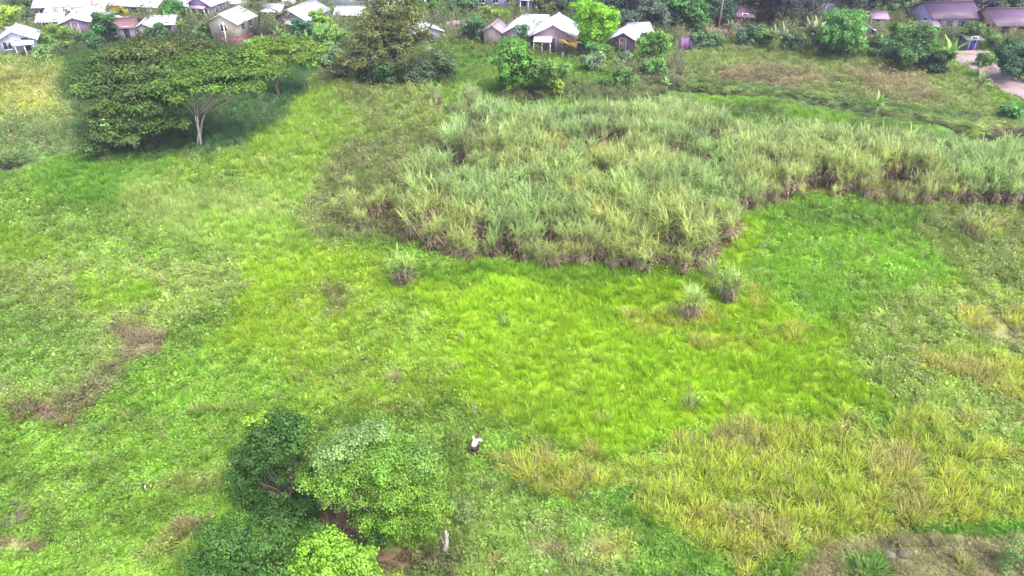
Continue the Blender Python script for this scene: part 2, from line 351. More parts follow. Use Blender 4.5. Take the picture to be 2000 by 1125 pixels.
def weed_tuft():
    mb = MB(); n = 16; az = r_(0, 6.28, n); r = r_(0, .16, n)
    blades(mb, np.c_[np.cos(az) * r, np.sin(az) * r, np.full(n, -.05)], az, r_(0, .4, n), r_(.2, .9, n), r_(.35, .75, n), .022, np.c_[r_(0, .5, n), r_(.2, 1, n), np.zeros(n)], None, 2)
    n = 34; az = r_(0, 6.28, n); r = .28 * np.sqrt(r_(0, 1, n)); z = r_(.12, .62, n)
    leaves(mb, np.c_[np.cos(az) * r, np.sin(az) * r, z], np.c_[np.cos(az) * .6, np.sin(az) * .6, np.ones(n)] + rng.normal(size=(n, 3)) * .5, r_(.07, .13, n), np.c_[(r_(0, 1, n) > .3) * .9, r_(0, 1, n), np.zeros(n)], .6)
    return mb
def cane_clump(mb=None, green=(1, 0, 0), dry=(0, 0, 0), inst=True, ns=8, H=1., rad=.58):
    mb = mb or MB()
    for k in range(ns):
        a = random.uniform(0, 6.28); r = rad * math.sqrt(random.random()); x, y = r * math.cos(a), r * math.sin(a)
        h = random.uniform(1.5, 2.3) * H; ln = random.uniform(0, .28); tx, ty = x + math.cos(a) * h * ln, y + math.sin(a) * h * ln
        rr = random.random()
        def cc(g, n):
            j = r_(0, 1, n)
            if inst: return np.c_[np.full(n, g), j, np.zeros(n)]
            return (np.array(green) * g + np.array(dry) * (1 - g))[None] * (.65 + .7 * j)[:, None]
        mb.tube([(x, y, -.1), ((x + tx) / 2, (y + ty) / 2, h * .5), (tx, ty, h)], [.028, .024, .015], 3, cc(.25, 1)[0])
        n = 9; z = r_(.12, .78, n); b = np.c_[x + (tx - x) * z, y + (ty - y) * z, z * h]          # dry hanging leaves
        blades(mb, b, r_(0, 6.28, n), r_(.3, .9, n), r_(2.5, 3.1, n), r_(.6, 1.1, n) * H, .055, cc(0., n), None, 3)
        n = 15; z = r_(.66, 1.03, n); b = np.c_[x + (tx - x) * z, y + (ty - y) * z, z * h]
        blades(mb, b, r_(0, 6.28, n), r_(.0, .5, n), r_(.5, 2.1, n), r_(.7, 1.25, n) * H, r_(.045, .07, n), cc(1., n), cc(.75, n), 4)
    return mb
def tall_clump(mb=None, inst=True, green=(1, 0, 0), dry=(0, 0, 0), n=76, H=1., rad=.34):
    mb = mb or MB(); az = r_(0, 6.28, n); r = rad * np.sqrt(r_(0, 1, n)); j = r_(0, 1, n); k = (r_(0, 1, n) > .14) * 1.
    if inst: c = np.c_[k, j, np.zeros(n)]; c2 = np.c_[k * .5, j, np.zeros(n)]
    else:
        g = np.array(green); d = np.array(dry); f = (.65 + .7 * j)[:, None]
        c = (g * k[:, None] + d * (1 - k[:, None])) * f; c2 = (g * .3 + d * .7) * f
    blades(mb, np.c_[np.cos(az) * r, np.sin(az) * r, np.full(n, -.05)], az + r_(-.6, .6, n), r_(0, .35, n), r_(.2, 1.5, n), r_(.28, .85, n) * H, r_(.024, .042, n), c, c2, 3)
    return mb
def variants(name, fn, k):
    c = bpy.data.collections.new(name + '_variants')
    for i in range(k): c.objects.link(hidden('%s_%02d' % (name, i), fn()))
    return c, k
def scatter(name, label, cat, coll, pos, tint, dry, rot, scl):
    c, k = coll; n = len(pos)
    me = bpy.data.meshes.new(name); me.vertices.add(n); me.vertices.foreach_set('co', pos.astype(np.float32).ravel())
    for nm, a in (('tint', tint), ('dry', dry)):
        at = me.attributes.new(nm, 'FLOAT_COLOR', 'POINT'); at.data.foreach_set('color', np.c_[a, np.ones(n)].astype(np.float32).ravel())
    for nm, a in (('rot', rot), ('scl', scl)):
        at = me.attributes.new(nm, 'FLOAT_VECTOR', 'POINT'); at.data.foreach_set('vector', a.astype(np.float32).ravel())
    at = me.attributes.new('var', 'INT', 'POINT'); at.data.foreach_set('value', rng.integers(0, k, n).astype(np.int32))
    me.update()
    o = bpy.data.objects.new(name, me); COL.objects.link(o); tag(o, label, cat, kind='stuff')
    ng = bpy.data.node_groups.new(name, 'GeometryNodeTree')
    ng.interface.new_socket('Geometry', in_out='INPUT', socket_type='NodeSocketGeometry'); ng.interface.new_socket('Geometry', in_out='OUTPUT', socket_type='NodeSocketGeometry')
    N = ng.nodes; L = ng.links; gi = N.new('NodeGroupInput'); go = N.new('NodeGroupOutput'); ip = N.new('GeometryNodeInstanceOnPoints')
    ci = N.new('GeometryNodeCollectionInfo'); ci.inputs['Collection'].default_value = c; ci.inputs['Separate Children'].default_value = True; ci.inputs['Reset Children'].default_value = True
    def na(t, nm):
        q = N.new('GeometryNodeInputNamedAttribute'); q.data_type = t; q.inputs['Name'].default_value = nm; return q.outputs[0]
    er = N.new('FunctionNodeEulerToRotation'); L.new(na('FLOAT_VECTOR', 'rot'), er.inputs[0])
    L.new(gi.outputs[0], ip.inputs['Points']); L.new(ci.outputs[0], ip.inputs['Instance']); ip.inputs['Pick Instance'].default_value = True
    L.new(na('INT', 'var'), ip.inputs['Instance Index']); L.new(er.outputs[0], ip.inputs['Rotation']); L.new(na('FLOAT_VECTOR', 'scl'), ip.inputs['Scale'])
    L.new(ip.outputs[0], go.inputs[0])
    md = o.modifiers.new('scatter', 'NODES'); md.node_group = ng
    return o

CANE = [(700,440),(770,478),(860,505),(1000,512),(1240,522),(1330,535),(1400,525),(1445,470),(1460,425),(1530,408),(1560,388),(1720,398),(1850,408),(2150,415),(2150,335),(1850,312),(1700,288),(1500,258),(1290,226),(1150,232),(1010,244),(950,215),(850,196),(835,215),(920,245),(870,275),(850,330),(790,360),(720,395),(690,360),(660,400),(640,430)]
YEL = [[(945,885),(1050,880),(1110,905),(1200,900),(1250,880),(1290,915),(1250,945),(1130,960),(1120,985),(1040,960),(980,925)],
 [(1290,870),(1330,845),(1450,830),(1640,820),(1760,840),(1900,860),(2200,880),(2200,1030),(1980,1025),(1800,1030),(1650,1060),(1480,1105),(1400,1085),(1330,1040),(1250,1010),(1220,975),(1270,930)],
 [(1210,610),(1320,590),(1420,610),(1400,640),(1240,645)],[(1345,650),(1460,655),(1480,690),(1350,690)],[(1470,570),(1500,600),(1460,610)],[(1480,640),(1570,645),(1560,670),(1490,670)],
 [(1870,590),(1940,590),(1945,640),(1880,635)],[(1800,690),(1950,700),(2150,700),(2150,800),(1960,780),(1880,730),(1800,715)],[(1640,790),(1680,795),(1670,820),(1630,815)],
 [(1150,1040),(1240,1030),(1250,1090),(1170,1110)],[(1740,800),(1920,805),(1900,840),(1750,830)],[(1430,1100),(1480,1100),(1470,1140),(1430,1130)],[(1890,420),(1960,430),(1950,460),(1880,460)],[(1960,600),(2060,600),(2060,640),(1960,640)]]
GREENHOLE = [(1890,900),(2100,880),(2100,960),(1940,960)]
def build_sward():
    # candidate points in the world, denser close by
    P = []
    y = 17.
    while y < 152:
        dy = 1.5; sl = math.hypot(y, CH); rho = 15 * (45 / sl) ** 1.25; hw = y * .80 + 10
        n = int(rho * dy * 2 * hw); P.append(np.c_[rng.uniform(-hw, hw, n), rng.uniform(y, y + dy, n), np.full(n, rho)]); y += dy
    P = np.concatenate(P); x, y, rho = P.T
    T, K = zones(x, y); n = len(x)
    cane = sdist(*proj(x, y), CANE) > 6
    K[cane] *= np.array([.5, .2, .6, 1]); T[cane] = T[cane] * .3 + alb((128, 122, 84)) * .7
    inyel = np.max([sdist(*proj(x, y), p) for p in YEL], 0) > 0; K[inyel, :3] *= .45; T[inyel] = T[inyel] * .5 + alb((190, 190, 84)) * .5
    road = sdist(*proj(x, y), ROAD) > -3
    K[road, :3] = 0
    for hx, hy, hr in HOUSEFOOT: K[np.hypot(x - hx, y - hy) < hr, :3] = 0
    K[:, :3] *= np.clip(.35 + 1.5 * fbm(x, y, 1.1, 2, 333.), .35, 1.1)[:, None]; tot = K[:, :3].sum(1); q = rng.random(n)
    keep = q < np.minimum(tot, 1); pr = K[:, :3] / np.maximum(tot, 1e-6)[:, None]; r = rng.random(n)
    kind = np.where(r < pr[:, 0], 0, np.where(r < pr[:, 0] + pr[:, 1], 1, 2))
    z = height(x, y); scale = np.sqrt(15 / rho) * .92
    ang = fbm(x, y, 7, 2, 120.) * 14; tilt = (fbm(x, y, 2.2, 2, 140.) - .35) * .8
    spec = [('grass', 'soft lime green grass covering the open field', 'grass', variants('grass_tuft', grass_tuft, 6), (.95, 1.1)),
            ('creeping_ground_cover', 'low leafy green creeper carpeting the field', 'ground cover', variants('creeper_tuft', creeper_tuft, 6), (1.0, 1.0)),
            ('weeds', 'tangled olive and brown weeds growing over the field', 'weeds', variants('weed_tuft', weed_tuft, 6), (1.1, 1.15))]
    for k, (nm, lb, ct, cl, (sw, sh)) in enumerate(spec):
        m = keep & (kind == k); c = m.sum(); t = T[m]
        jit = rng.normal(1, .13, c)[:, None] * (1 + rng.normal(0, .05, (c, 3))); t = np.clip(t * jit, .01, .85)
        t = t * (1., 1.2, 1.25)[k]; dry = np.clip(t.mean(1, keepdims=True) * np.array([1.2, 1.08, .66]) * (1.0 if k == 2 else .9), 0, 1)
        if k == 0: dry = np.clip(t * np.array([.85, .8, .7]), 0, 1)
        tl = tilt[m] * (1. if k == 0 else .35); a = ang[m] + rng.normal(0, .5, c)
        rot = np.c_[tl * np.cos(a), tl * np.sin(a), r_(0, 6.28, c)]
        s = scale[m] * rng.uniform(.7, 1.3, c); s = np.where(rng.random(c) < .03, s * 1.5, s)
        scatter(nm, lb, ct, cl, np.c_[x[m], y[m], z[m]], t, dry, rot, np.c_[s * sw, s * sw, s * sh * K[m, 3] * rng.uniform(.7, 1.25, c)])
    # sugarcane field
    gx, gy = np.meshgrid(np.arange(-30, 95, .9), np.arange(38, 100, .9)); gx = gx.ravel() + rng.uniform(-.5, .5, gx.size); gy = gy.ravel() + rng.uniform(-.5, .5, gy.size)
    u, v = proj(gx, gy); d = sdist(u, v, CANE); nn = fbm(gx, gy, 6, 3, 200.); gap = fbm(gx, gy, 2.6, 2, 260.)
    m = (d > -2 + (nn - .5) * 20) & (gap > .35); thin = (u < 880) & (rng.random(len(u)) < .22); m &= ~thin
    lane = (np.abs(u - 1392) < 9) & (v > 440) & (v < 545); m &= ~lane
    lane2 = (np.abs(u - 1422) < 5) & (v > 380) & (v < 500); m &= ~lane2
    m &= (d > 14) | (rng.random(len(u)) < .55); gx, gy, nn, u, d = gx[m], gy[m], nn[m], u[m], d[m]; n = len(gx)
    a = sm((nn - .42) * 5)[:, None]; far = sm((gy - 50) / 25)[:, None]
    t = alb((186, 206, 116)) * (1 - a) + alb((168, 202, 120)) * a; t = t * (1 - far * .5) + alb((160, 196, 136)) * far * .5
    yy = rng.random(n)[:, None] < .025; t = np.where(yy, alb((204, 206, 112)), t)
    t = t * rng.normal(1, .22, n)[:, None] * 1.02
    dry = alb((186, 168, 148)) * rng.normal(1, .2, n)[:, None]
    hv = (.85 + .35 * fbm(gx, gy, 5, 2, 300.)) * rng.uniform(.6, 1.2, n); hv = hv * np.where(u < 800, .72, 1) * (.72 + .28 * sm(d / 22))
    rot = np.c_[rng.normal(0, .09, n), rng.normal(0, .09, n), r_(0, 6.28, n)]
    scatter('sugarcane', 'dense stand of grey green sugarcane with dry brown lower leaves', 'sugarcane', variants('cane_clump', cane_clump, 7),
            np.c_[gx, gy, height(gx, gy)], np.clip(t, 0, 1), np.clip(dry, 0, 1), rot, np.c_[hv * 1.0, hv * 1.0, hv * 1.08])
    # tall yellow grass
    gx, gy = np.meshgrid(np.arange(-5, 45, .5), np.arange(17, 72, .5)); gx = gx.ravel() + rng.uniform(-.21, .21, gx.size); gy = gy.ravel() + rng.uniform(-.21, .21, gy.size)
    u, v = proj(gx, gy); nz = (fbm(gx, gy, 2.5, 3, 400.) - .5) * 70
    d = np.max([sdist(u, v, p) for p in YEL], 0) + nz * .8; d = np.where(sdist(u, v, GREENHOLE) > 0, -9, d)
    m = (d > 3) & (fbm(gx, gy, 1.5, 2, 440.) > .33) & (rng.random(len(u)) < .86); gx, gy, d = gx[m], gy[m], d[m]; n = len(gx)
    a = fbm(gx, gy, 4, 3, 500.)[:, None] + rng.normal(0, .12, (n, 1))
    t = np.where(a < .43, alb((198, 198, 116)), np.where(a < .51, alb((222, 228, 88)), alb((196, 224, 76)))) * rng.normal(1.08, .13, n)[:, None]
    dry = alb((172, 168, 114)) * rng.normal(1, .15, n)[:, None]
    s = rng.uniform(.8, 1.35, n) * (.75 + .2 * sm(d / 20)); rot = np.c_[rng.normal(0, .1, n), rng.normal(.14, .1, n), r_(0, 6.28, n)]
    rot = np.c_[rng.normal(0, .12, n), rng.normal(.1, .12, n), r_(0, 6.28, n)]
    scatter('tall_yellow_grass', 'tall yellowing reed grass with brown stems on the right of the field', 'tall grass', variants('reed_clump', tall_clump, 6),
            np.c_[gx, gy, height(gx, gy)], np.clip(t, 0, 1), np.clip(dry, 0, 1), rot, np.c_[s, s, s * 1.0])

# ------------------------------------------------------------------ ground and road
ROAD = [(1850,104),(1900,100),(1935,103),(1945,125),(1965,145),(2000,163),(2060,190),(2060,225),(2000,190),(1965,178),(1930,160),(1915,140),(1870,124)]
def build_ground():
    xs = np.r_[-900, -500, -320, -220, -160, np.arange(-135, 135.1, .5), 160, 220, 320, 500, 900]
    ys = np.r_[-300, -120, -40, -10, 5, np.arange(14, 156, .5), np.arange(158, 200, 3), 220, 260, 320, 450, 700, 1000]
    X, Y = np.meshgrid(xs, ys); x = X.ravel(); y = Y.ravel(); z = height(np.clip(x, -200, 200), y)
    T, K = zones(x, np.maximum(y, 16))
    cane = sdist(*proj(x, np.maximum(y, 16)), CANE) > 0
    T[cane] = alb((120, 104, 78))
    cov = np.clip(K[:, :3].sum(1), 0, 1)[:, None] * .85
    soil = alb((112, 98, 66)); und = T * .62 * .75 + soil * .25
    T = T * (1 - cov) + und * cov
    nx, ny = len(xs), len(ys); i, j = np.meshgrid(np.arange(ny - 1), np.arange(nx - 1), indexing='ij'); a = (i * nx + j).ravel()
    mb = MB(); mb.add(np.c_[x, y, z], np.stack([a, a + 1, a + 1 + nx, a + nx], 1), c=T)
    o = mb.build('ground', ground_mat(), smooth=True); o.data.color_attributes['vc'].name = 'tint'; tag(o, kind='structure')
    # road: flat strip laid on the ground, with its worn edge
    P = [G(*p) for p in ROAD]; k = len(P)
    hz = float(np.max([height(np.array([p[0]]), np.array([p[1]]))[0] for p in P]))
    lf = [(1850,104),(1870,103),(1900,100),(1935,103),(1945,125),(1965,145),(2000,163),(2060,190),(2200,255)]
    rt = [(1855,110),(1865,118),(1875,126),(1912,138),(1928,160),(1962,178),(2000,192),(2060,226),(2200,300)]
    mb = MB(); V = []; n = 10
    def rs(pl, m=60):
        Q = np.array([G(*p) for p in pl]); s = np.r_[0, np.cumsum(np.hypot(*np.diff(Q, axis=0).T))]; t = np.linspace(0, s[-1], m); return np.c_[np.interp(t, s, Q[:, 0]), np.interp(t, s, Q[:, 1])]
    A = rs(lf); B = rs(rt); A = A + (fbm(A[:, 0], A[:, 1], 2., 2)[:, None] - .5) * .9; B = B + (fbm(B[:, 0], B[:, 1], 2., 2)[:, None] - .5) * .9
    W = np.linspace(0, 1, n); V = A[:, None] * (1 - W)[None, :, None] + B[:, None] * W[None, :, None]
    z = height(V[..., 0].ravel(), V[..., 1].ravel()).reshape(V.shape[:2]) + .1 + .06 * np.sin(W * math.pi)[None]
    V3 = np.concatenate([V, z[..., None]], -1).reshape(-1, 3); i, j = np.meshgrid(np.arange(59), np.arange(n - 1), indexing='ij'); a = (i * n + j).ravel()
    mb.add(V3, np.stack([a, a + 1, a + 1 + n, a + n], 1))
    tag(mb.build('road', mat('road_surface', srgb((176, 160, 160)) * .55, c2=srgb((150, 120, 118)) * .5, nscale=.35, rough=.95, bump=.4), smooth=True), kind='structure')

# ------------------------------------------------------------------ trees
def crown(mb, lobes, col, leaf, dens, var=.2, clump=.5, up=.5, inner=.15, asp=.62, leafn=14):
    """lobes: (x, y, z, rx, ry, rz, colour or None) in metres; leaves gathered in clumps over the lobe surfaces"""
    for (x, y, z, rx, ry, rz, c) in lobes:
        c = np.array(col if c is None else c)
        area = 4 * math.pi * ((rx * ry) ** 1.6 / 3 + (rx * rz) ** 1.6 / 3 + (ry * rz) ** 1.6 / 3) ** (1 / 1.6)
        n = max(8, int(area * dens)); D = rng.normal(size=(n, 3)); D[:, 2] = D[:, 2] * .9 + up * .5; D /= np.linalg.norm(D, axis=1, keepdims=True)
        rad = np.where(rng.random(n) < inner, rng.uniform(.3, .8, n), rng.uniform(.82, 1.12, n)) * (1 + .22 * (fbm(D[:, 0] * 3 + x, D[:, 1] * 3 + z, 1., 2) - .5) * 2)
        Cc = np.array([x, y, z]) + D * rad[:, None] * np.array([rx, ry, rz])
        tone = np.clip(rng.normal(1, var, n), .45, 1.7); m = rng.integers(int(leafn * .6), int(leafn * 1.4) + 1, n)
        idx = np.repeat(np.arange(n), m); q = len(idx)
        off = rng.normal(size=(q, 3)) * clump * np.array([.5, .5, .3]); Pp = Cc[idx] + off
        N = D[idx] * .7 + np.array([0, 0, up]) + off / clump * .5 + rng.normal(size=(q, 3)) * .35
        cc = c[None] * (tone[idx] * np.clip(rng.normal(1, .12, q), .6, 1.4))[:, None] * (1 + rng.normal(0, .04, (q, 3)))
        leaves(mb, Pp, N, leaf * rng.uniform(.7, 1.3, q), np.clip(cc, .005, .8), asp)
def limb(p0, p1, r0, r1, bend=.12, k=5):
    p0 = np.array(p0, float); p1 = np.array(p1, float); L = np.linalg.norm(p1 - p0); o = rng.normal(size=3) * L * bend; o[2] = abs(o[2]) * .3
    t = np.linspace(0, 1, k); P = p0 + (p1 - p0) * t[:, None] + o * np.sin(t * math.pi)[:, None] + rng.normal(size=(k, 3)) * L * .015 * np.sin(t * math.pi)[:, None]
    return P, r0 + (r1 - r0) * t
def tree(name, label, cat, base, lobes, col, leaf=.28, dens=3.5, q=.7, bark=None, tr=.2, group=None, var=.2, clump=.5, up=.5, stems=1, leafn=14, trunk=True, twigs=0, asp=.62, inner=.15, fork=.35, rag=2):
    b = gz(*base); s = ppm(base[1]); root = thing(name, label, cat, b, group=group); L = []; X = []
    for lo in lobes:
        u, v, r = lo[:3]; dY = lo[3] if len(lo) > 3 else 0.; c = alb(lo[4]) if len(lo) > 4 and lo[4] else None
        Y = b[1] + dY; x, z = atY(u, v, Y); rm = r / s * (Y * cp + CH * sp) / (b[1] * cp + CH * sp); zr = max(rm * q, .2)
        zc = max(z - b[2], zr * .55); L.append((x - b[0], dY, zc, rm * .9, rm * .86, zr * .9, c))
        for _ in range(rag):
            d = rng.normal(size=3); d[2] = abs(d[2]) * .6; d /= np.linalg.norm(d); k = random.uniform(.25, .45); e = random.uniform(.75, 1.15)
            X.append((x - b[0] + d[0] * rm * e, dY + d[1] * rm * e, zc + d[2] * zr * e, rm * k, rm * k, max(zr * k, .15), (alb(col) if c is None else c) * random.uniform(.85, 1.3)))
    mb = MB(); crown(mb, L + X, alb(col), leaf, dens, var, clump, up, leafn=leafn, asp=asp, inner=inner); mb.build('crown' if cat == 'tree' else 'foliage', M_LEAF, root)
    if trunk:
        tb = MB(); cx = np.mean([l[0] for l in L]); cy = np.mean([l[1] for l in L]); top = max(l[2] for l in L)
        for k in range(stems):
            ox, oy = (0, 0) if stems == 1 else (random.uniform(-.3, .3), random.uniform(-.3, .3))
            fz = top * fork; fk = np.array([ox + cx * fork * .7 + random.uniform(-.2, .2) * stems, oy + cy * fork * .7, fz])
            P, rr = limb((ox, oy, -.3), fk, tr, tr * .75, .05); tb.tube(P, rr, 8)
            for i, l in enumerate(L):
                if i % stems != k: continue
                tgt = np.array([l[0], l[1], l[2] - l[5] * .1]); P, rr = limb(fk, tgt, tr * .5, tr * .12, .1, 6); tb.tube(P, rr, 5)
                for _ in range(3 + twigs):
                    e = tgt + rng.normal(size=3) * np.array([l[3], l[4], l[5]]) * .6; P2, r2 = limb(P[3], e, tr * .2, tr * .05, .12, 4); tb.tube(P2, r2, 4)
        tb.build('trunk' if cat == 'tree' else 'stems', bark or M_BARK, root, smooth=True)
    return root
def auto(u, v, r, n, q=.8):            # a rounded crown of n lobes about (u, v), radius r in photo pixels
    L = [(u + random.uniform(-.1, .1) * r, v + .05 * r, r * .5, 0)]; n = int(n * 1.8)
    for k in range(n):
        a = 2 * math.pi * k / n + random.uniform(-.5, .5); q = random.uniform(.35, .85); L.append((u + math.cos(a) * r * q, v + math.sin(a) * r * q * .85, r * random.uniform(.2, .42), random.uniform(-1, 1) * .5 * r / 15.))
    return L

def palm(label, base, top, n, L, col, dry, tr=.16):
    b = gz(*base); root = thing('palm_tree', label, 'palm', b); x, z = atY(*top, b[1]); H = z - b[2]; t = np.array([x - b[0], 0, H])
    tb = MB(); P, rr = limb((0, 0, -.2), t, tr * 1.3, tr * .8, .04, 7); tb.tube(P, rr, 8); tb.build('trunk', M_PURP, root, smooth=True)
    mb = MB(); col = alb(col); dry = alb(dry)
    for k in range(n):
        a = 2 * math.pi * k / n * 2.4 + random.uniform(-.2, .2); l0 = random.uniform(.25, 1.3); l1 = l0 + random.uniform(1., 1.5); c = (dry if l0 > 1.05 else col) * random.uniform(.7, 1.25)
        m = 14; p = t.copy(); pts = [p.copy()]
        for i in range(m):
            e = l0 + (l1 - l0) * i / m; p = p + L / m * np.array([math.cos(a) * math.sin(e), math.sin(a) * math.sin(e), math.cos(e)]); pts.append(p.copy())
        pts = np.array(pts); mb.tube(pts, np.linspace(.04, .01, m + 1), 3, c)
        for sgn in (-1, 1):
            bb = np.repeat(pts[1:], 2, 0) + rng.normal(size=(2 * m, 3)) * .02; ln = L * .26 * np.sin(np.linspace(.35, 2.9, 2 * m)) + .1
            blades(mb, bb, a + sgn * r_(.9, 1.3, 2 * m), r_(1.2, 1.6, 2 * m), r_(1.9, 2.6, 2 * m), ln, .07, c * 1., None, 2)
    mb.build('crown', M_LEAF, root); return root
def banana(label, base, h, col=(140, 170, 100), n=8, name='banana_plant', cat='banana plant', stems=2, group=None):
    b = gz(*base); root = thing(name, label, cat, b, group=group); mb = MB(); st = MB(); c = alb(col)
    for s in range(stems):
        x, y = (random.uniform(-.8, .8) * (stems > 1), random.uniform(-.5, .5) * (stems > 1)); hh = h * random.uniform(.75, 1.) * .55
        st.tube([(x, y, -.1), (x + .03, y, hh * .5), (x + .06, y, hh)], [.14, .11, .06], 7)
        az = np.arange(n) * 2.4 + r_(-.3, .3, n); up = np.linspace(0, 1, n)
        cc = c[None] * rng.uniform(.75, 1.25, (n, 1)); cc[:2] = c * np.array([1.1, .85, .6]) * .8
        blades(mb, np.tile([x + .06, y, hh * .97], (n, 1)), az, .9 - .8 * up, 2.3 - 1.6 * up, h * r_(.42, .6, n), h * r_(.1, .15, n), cc, cc * .8, 6, .2)
    mb.build('leaves', M_LEAF, root); st.build('stem', cm('banana_stem', (150, 140, 110), nscale=4), root, smooth=True); return root

# ------------------------------------------------------------------ houses
HOUSEFOOT = []
GLASS = mat('dark_pane', (.03, .035, .05), rough=.15, spec=.6, noise=.1)
def opening(root, kind, cx, cy, cz, wd, h, axis, frame, leafc):
    """axis 'y-' front face, 'x+'/'x-' side faces; the frame stands proud of the wall"""
    sx = {'y-': (1, 0, 0, -1), 'x+': (0, 1, 1, 0), 'x-': (0, 1, -1, 0)}[axis]; t = .08
    def bx(mb, a, z, la, lz, d, out):
        mb.box((cx + sx[0] * a + sx[2] * out, cy + sx[1] * a + sx[3] * out, cz + z), (la if sx[0] else d, la if sx[1] else d, lz))
    f = MB(); bx(f, -wd / 2 - t / 2, 0, t, h + 2 * t, .09, .03); bx(f, wd / 2 + t / 2, 0, t, h + 2 * t, .09, .03); bx(f, 0, h / 2 + t / 2, wd, t, .09, .03)
    if kind == 'window': bx(f, 0, -h / 2 - t / 2, wd, t, .12, .04)
    if kind == 'door':
        l = MB(); bx(l, 0, 0, wd, h, .04, .014); o = l.build('door', leafc, root); f.build('frame', frame, o)
        k = MB(); bx(k, wd * .36, 0, .06, .12, .05, .06); k.build('handle', cm('dark_metal', (60, 60, 60)), o)
    else:
        bx(f, 0, 0, .04, h, .05, .025)
        o = f.build('window', frame, root); l = MB(); bx(l, 0, 0, wd, h, .03, .012); l.build('pane', GLASS, o)
def house(label, u, v, wpx, dep, rz=0, hw=2.5, rise=1., wall=(200, 190, 200), roof=(225, 225, 240), ridge='x', base=.4, basec=(130, 100, 100), wins=2, door=True,
          side=1, lean=None, gable=True, name='house', cat='house', frame=(235, 235, 240), doorc=(110, 90, 110), over=.5, shed=False, stilts=False, group=None, sides=True, roof2=None):
    x, y = G(u, v); s = ppm(v); W = wpx / s * .95; z0 = float(height(np.array([x]), np.array([y]))[0]); rz = R(rz)
    cx, cy = x - math.sin(rz) * dep / 2, y + math.cos(rz) * dep / 2
    HOUSEFOOT.append((cx, cy, max(W, dep) * .5))
    root = thing(name, label, cat, (cx, cy, z0 - .1), rz, group); dep = dep * .85; hw = hw * .84; hx, hy = W / 2, dep / 2; b0 = base; t = b0 + hw
    wm = cm('painted_wall', tuple(srgb(wall) * .95), streak=True, nscale=1.2, noise=.16, rough=.85); rm = mat('zinc_roof', srgb(roof) * .78, c2=srgb(roof2 or tuple(c * .86 for c in roof)) * .7, streak=False, nscale=.9, rough=.45, spec=.5, wave=2.2)
    mb = MB(); V = [(-hx, -hy, b0), (hx, -hy, b0), (hx, hy, b0), (-hx, hy, b0), (-hx, -hy, t), (hx, -hy, t), (hx, hy, t), (-hx, hy, t)]
    Q = [(0, 1, 5, 4), (1, 2, 6, 5), (2, 3, 7, 6), (3, 0, 4, 7), (0, 3, 2, 1)]
    if shed:
        V += [(-hx, hy, t + rise), (hx, hy, t + rise)]; Q += [(7, 6, 9, 8)]; T = [(5, 6, 9), (7, 4, 8)]
    elif ridge == 'y': V += [(0, -hy, t + rise), (0, hy, t + rise)]; T = [(4, 5, 8), (6, 7, 9)]
    else: V += [(-hx, 0, t + rise), (hx, 0, t + rise)]; T = [(5, 6, 9), (7, 4, 8)]
    mb.add(V, Q, T); mb.build('wall', wm, root)
    if base > 0:
        fb = MB()
        if stilts:
            for ax in np.linspace(-hx + .15, hx - .15, 4):
                for ay in (-hy + .15, hy - .15):
                    p1 = MB(); p1.box((ax, ay, b0 / 2 - .1), (.22, .22, b0 + .19)); p1.build('pillar', cm('pillar', basec, nscale=3), root)
            pass
        else:
            fb.box((0, 0, b0 / 2 - .15), (2 * hx - .04, 2 * hy - .04, b0 + .28)); fb.build('foundation', cm('foundation', basec, nscale=2), root)
    rb = MB(); o = over; k = rise / (2 * hy if shed else hx if ridge == 'y' else hy); e = .03
    if shed: rb.slab((-hx - o, -hy - o, t - k * o + e), (hx + o, -hy - o, t - k * o + e), (hx + o, hy + o, t + rise + k * o + e), (-hx - o, hy + o, t + rise + k * o + e), .05)
    elif ridge == 'y':
        for sg in (-1, 1): rb.slab((sg * (hx + o), -hy - o, t - k * o + e), (sg * (hx + o), hy + o, t - k * o + e), (sg * .02, hy + o, t + rise + e), (sg * .02, -hy - o, t + rise + e), .05)
    else:
        for sg in (-1, 1): rb.slab((-hx - o, sg * (hy + o), t - k * o + e), (hx + o, sg * (hy + o), t - k * o + e), (hx + o, sg * .02, t + rise + e), (-hx - o, sg * .02, t + rise + e), .05)
    ro = rb.build('roof', rm, root)
    if not shed:
        cb = MB()
        cb.box((0, 0, t + rise + .07), (.3, 2 * (hy + o), .05) if ridge == 'y' else (2 * (hx + o), .3, .05)); cb.build('ridge_cap', rm, ro)
    fm = cm('frame_paint', frame, noise=.08); dm = cm('door_paint', doorc, noise=.15)
    n = wins + (1 if door else 0); slots = np.linspace(-hx, hx, 2 * n + 1)[1::2] if n else []
    di = n // 2 if door else -1
    for i, a in enumerate(slots):
        if i == di: opening(root, 'door', a, -hy, b0 + 1.0, .85, 1.95, 'y-', fm, dm)
        else: opening(root, 'window', a, -hy, b0 + hw * .58, min(1., W / n * .5), .95, 'y-', fm, None)
    if sides:
        for ax in ('x+', 'x-'):
            X = hx if ax == 'x+' else -hx
            for a in ((-dep * .2, dep * .22) if dep > 4 else (0,)): opening(root, 'window', X, a, b0 + hw * .58, .8, .9, ax, fm, None)
    if lean:                            # porch roof on posts across the front: (depth, start, end, colour)
        d, a0, a1, lc = lean; p = MB(); za = t - .12; zb = za - .45
        p.slab((a0 * hx, -hy + .01, za), (a1 * hx, -hy + .01, za), (a1 * hx, -hy - d, zb), (a0 * hx, -hy - d, zb), .05)
        po = p.build('porch_roof', mat('porch_zinc', srgb(lc) * .75, nscale=1., rough=.45, wave=2.2), root)
        for a in np.linspace(a0 * hx + .15, a1 * hx - .15, 3):
            ps = MB(); ps.box((a, -hy - d + .15, (zb) / 2 - .1), (.1, .1, zb + .2)); ps.build('porch_post', fm, po)
    return root

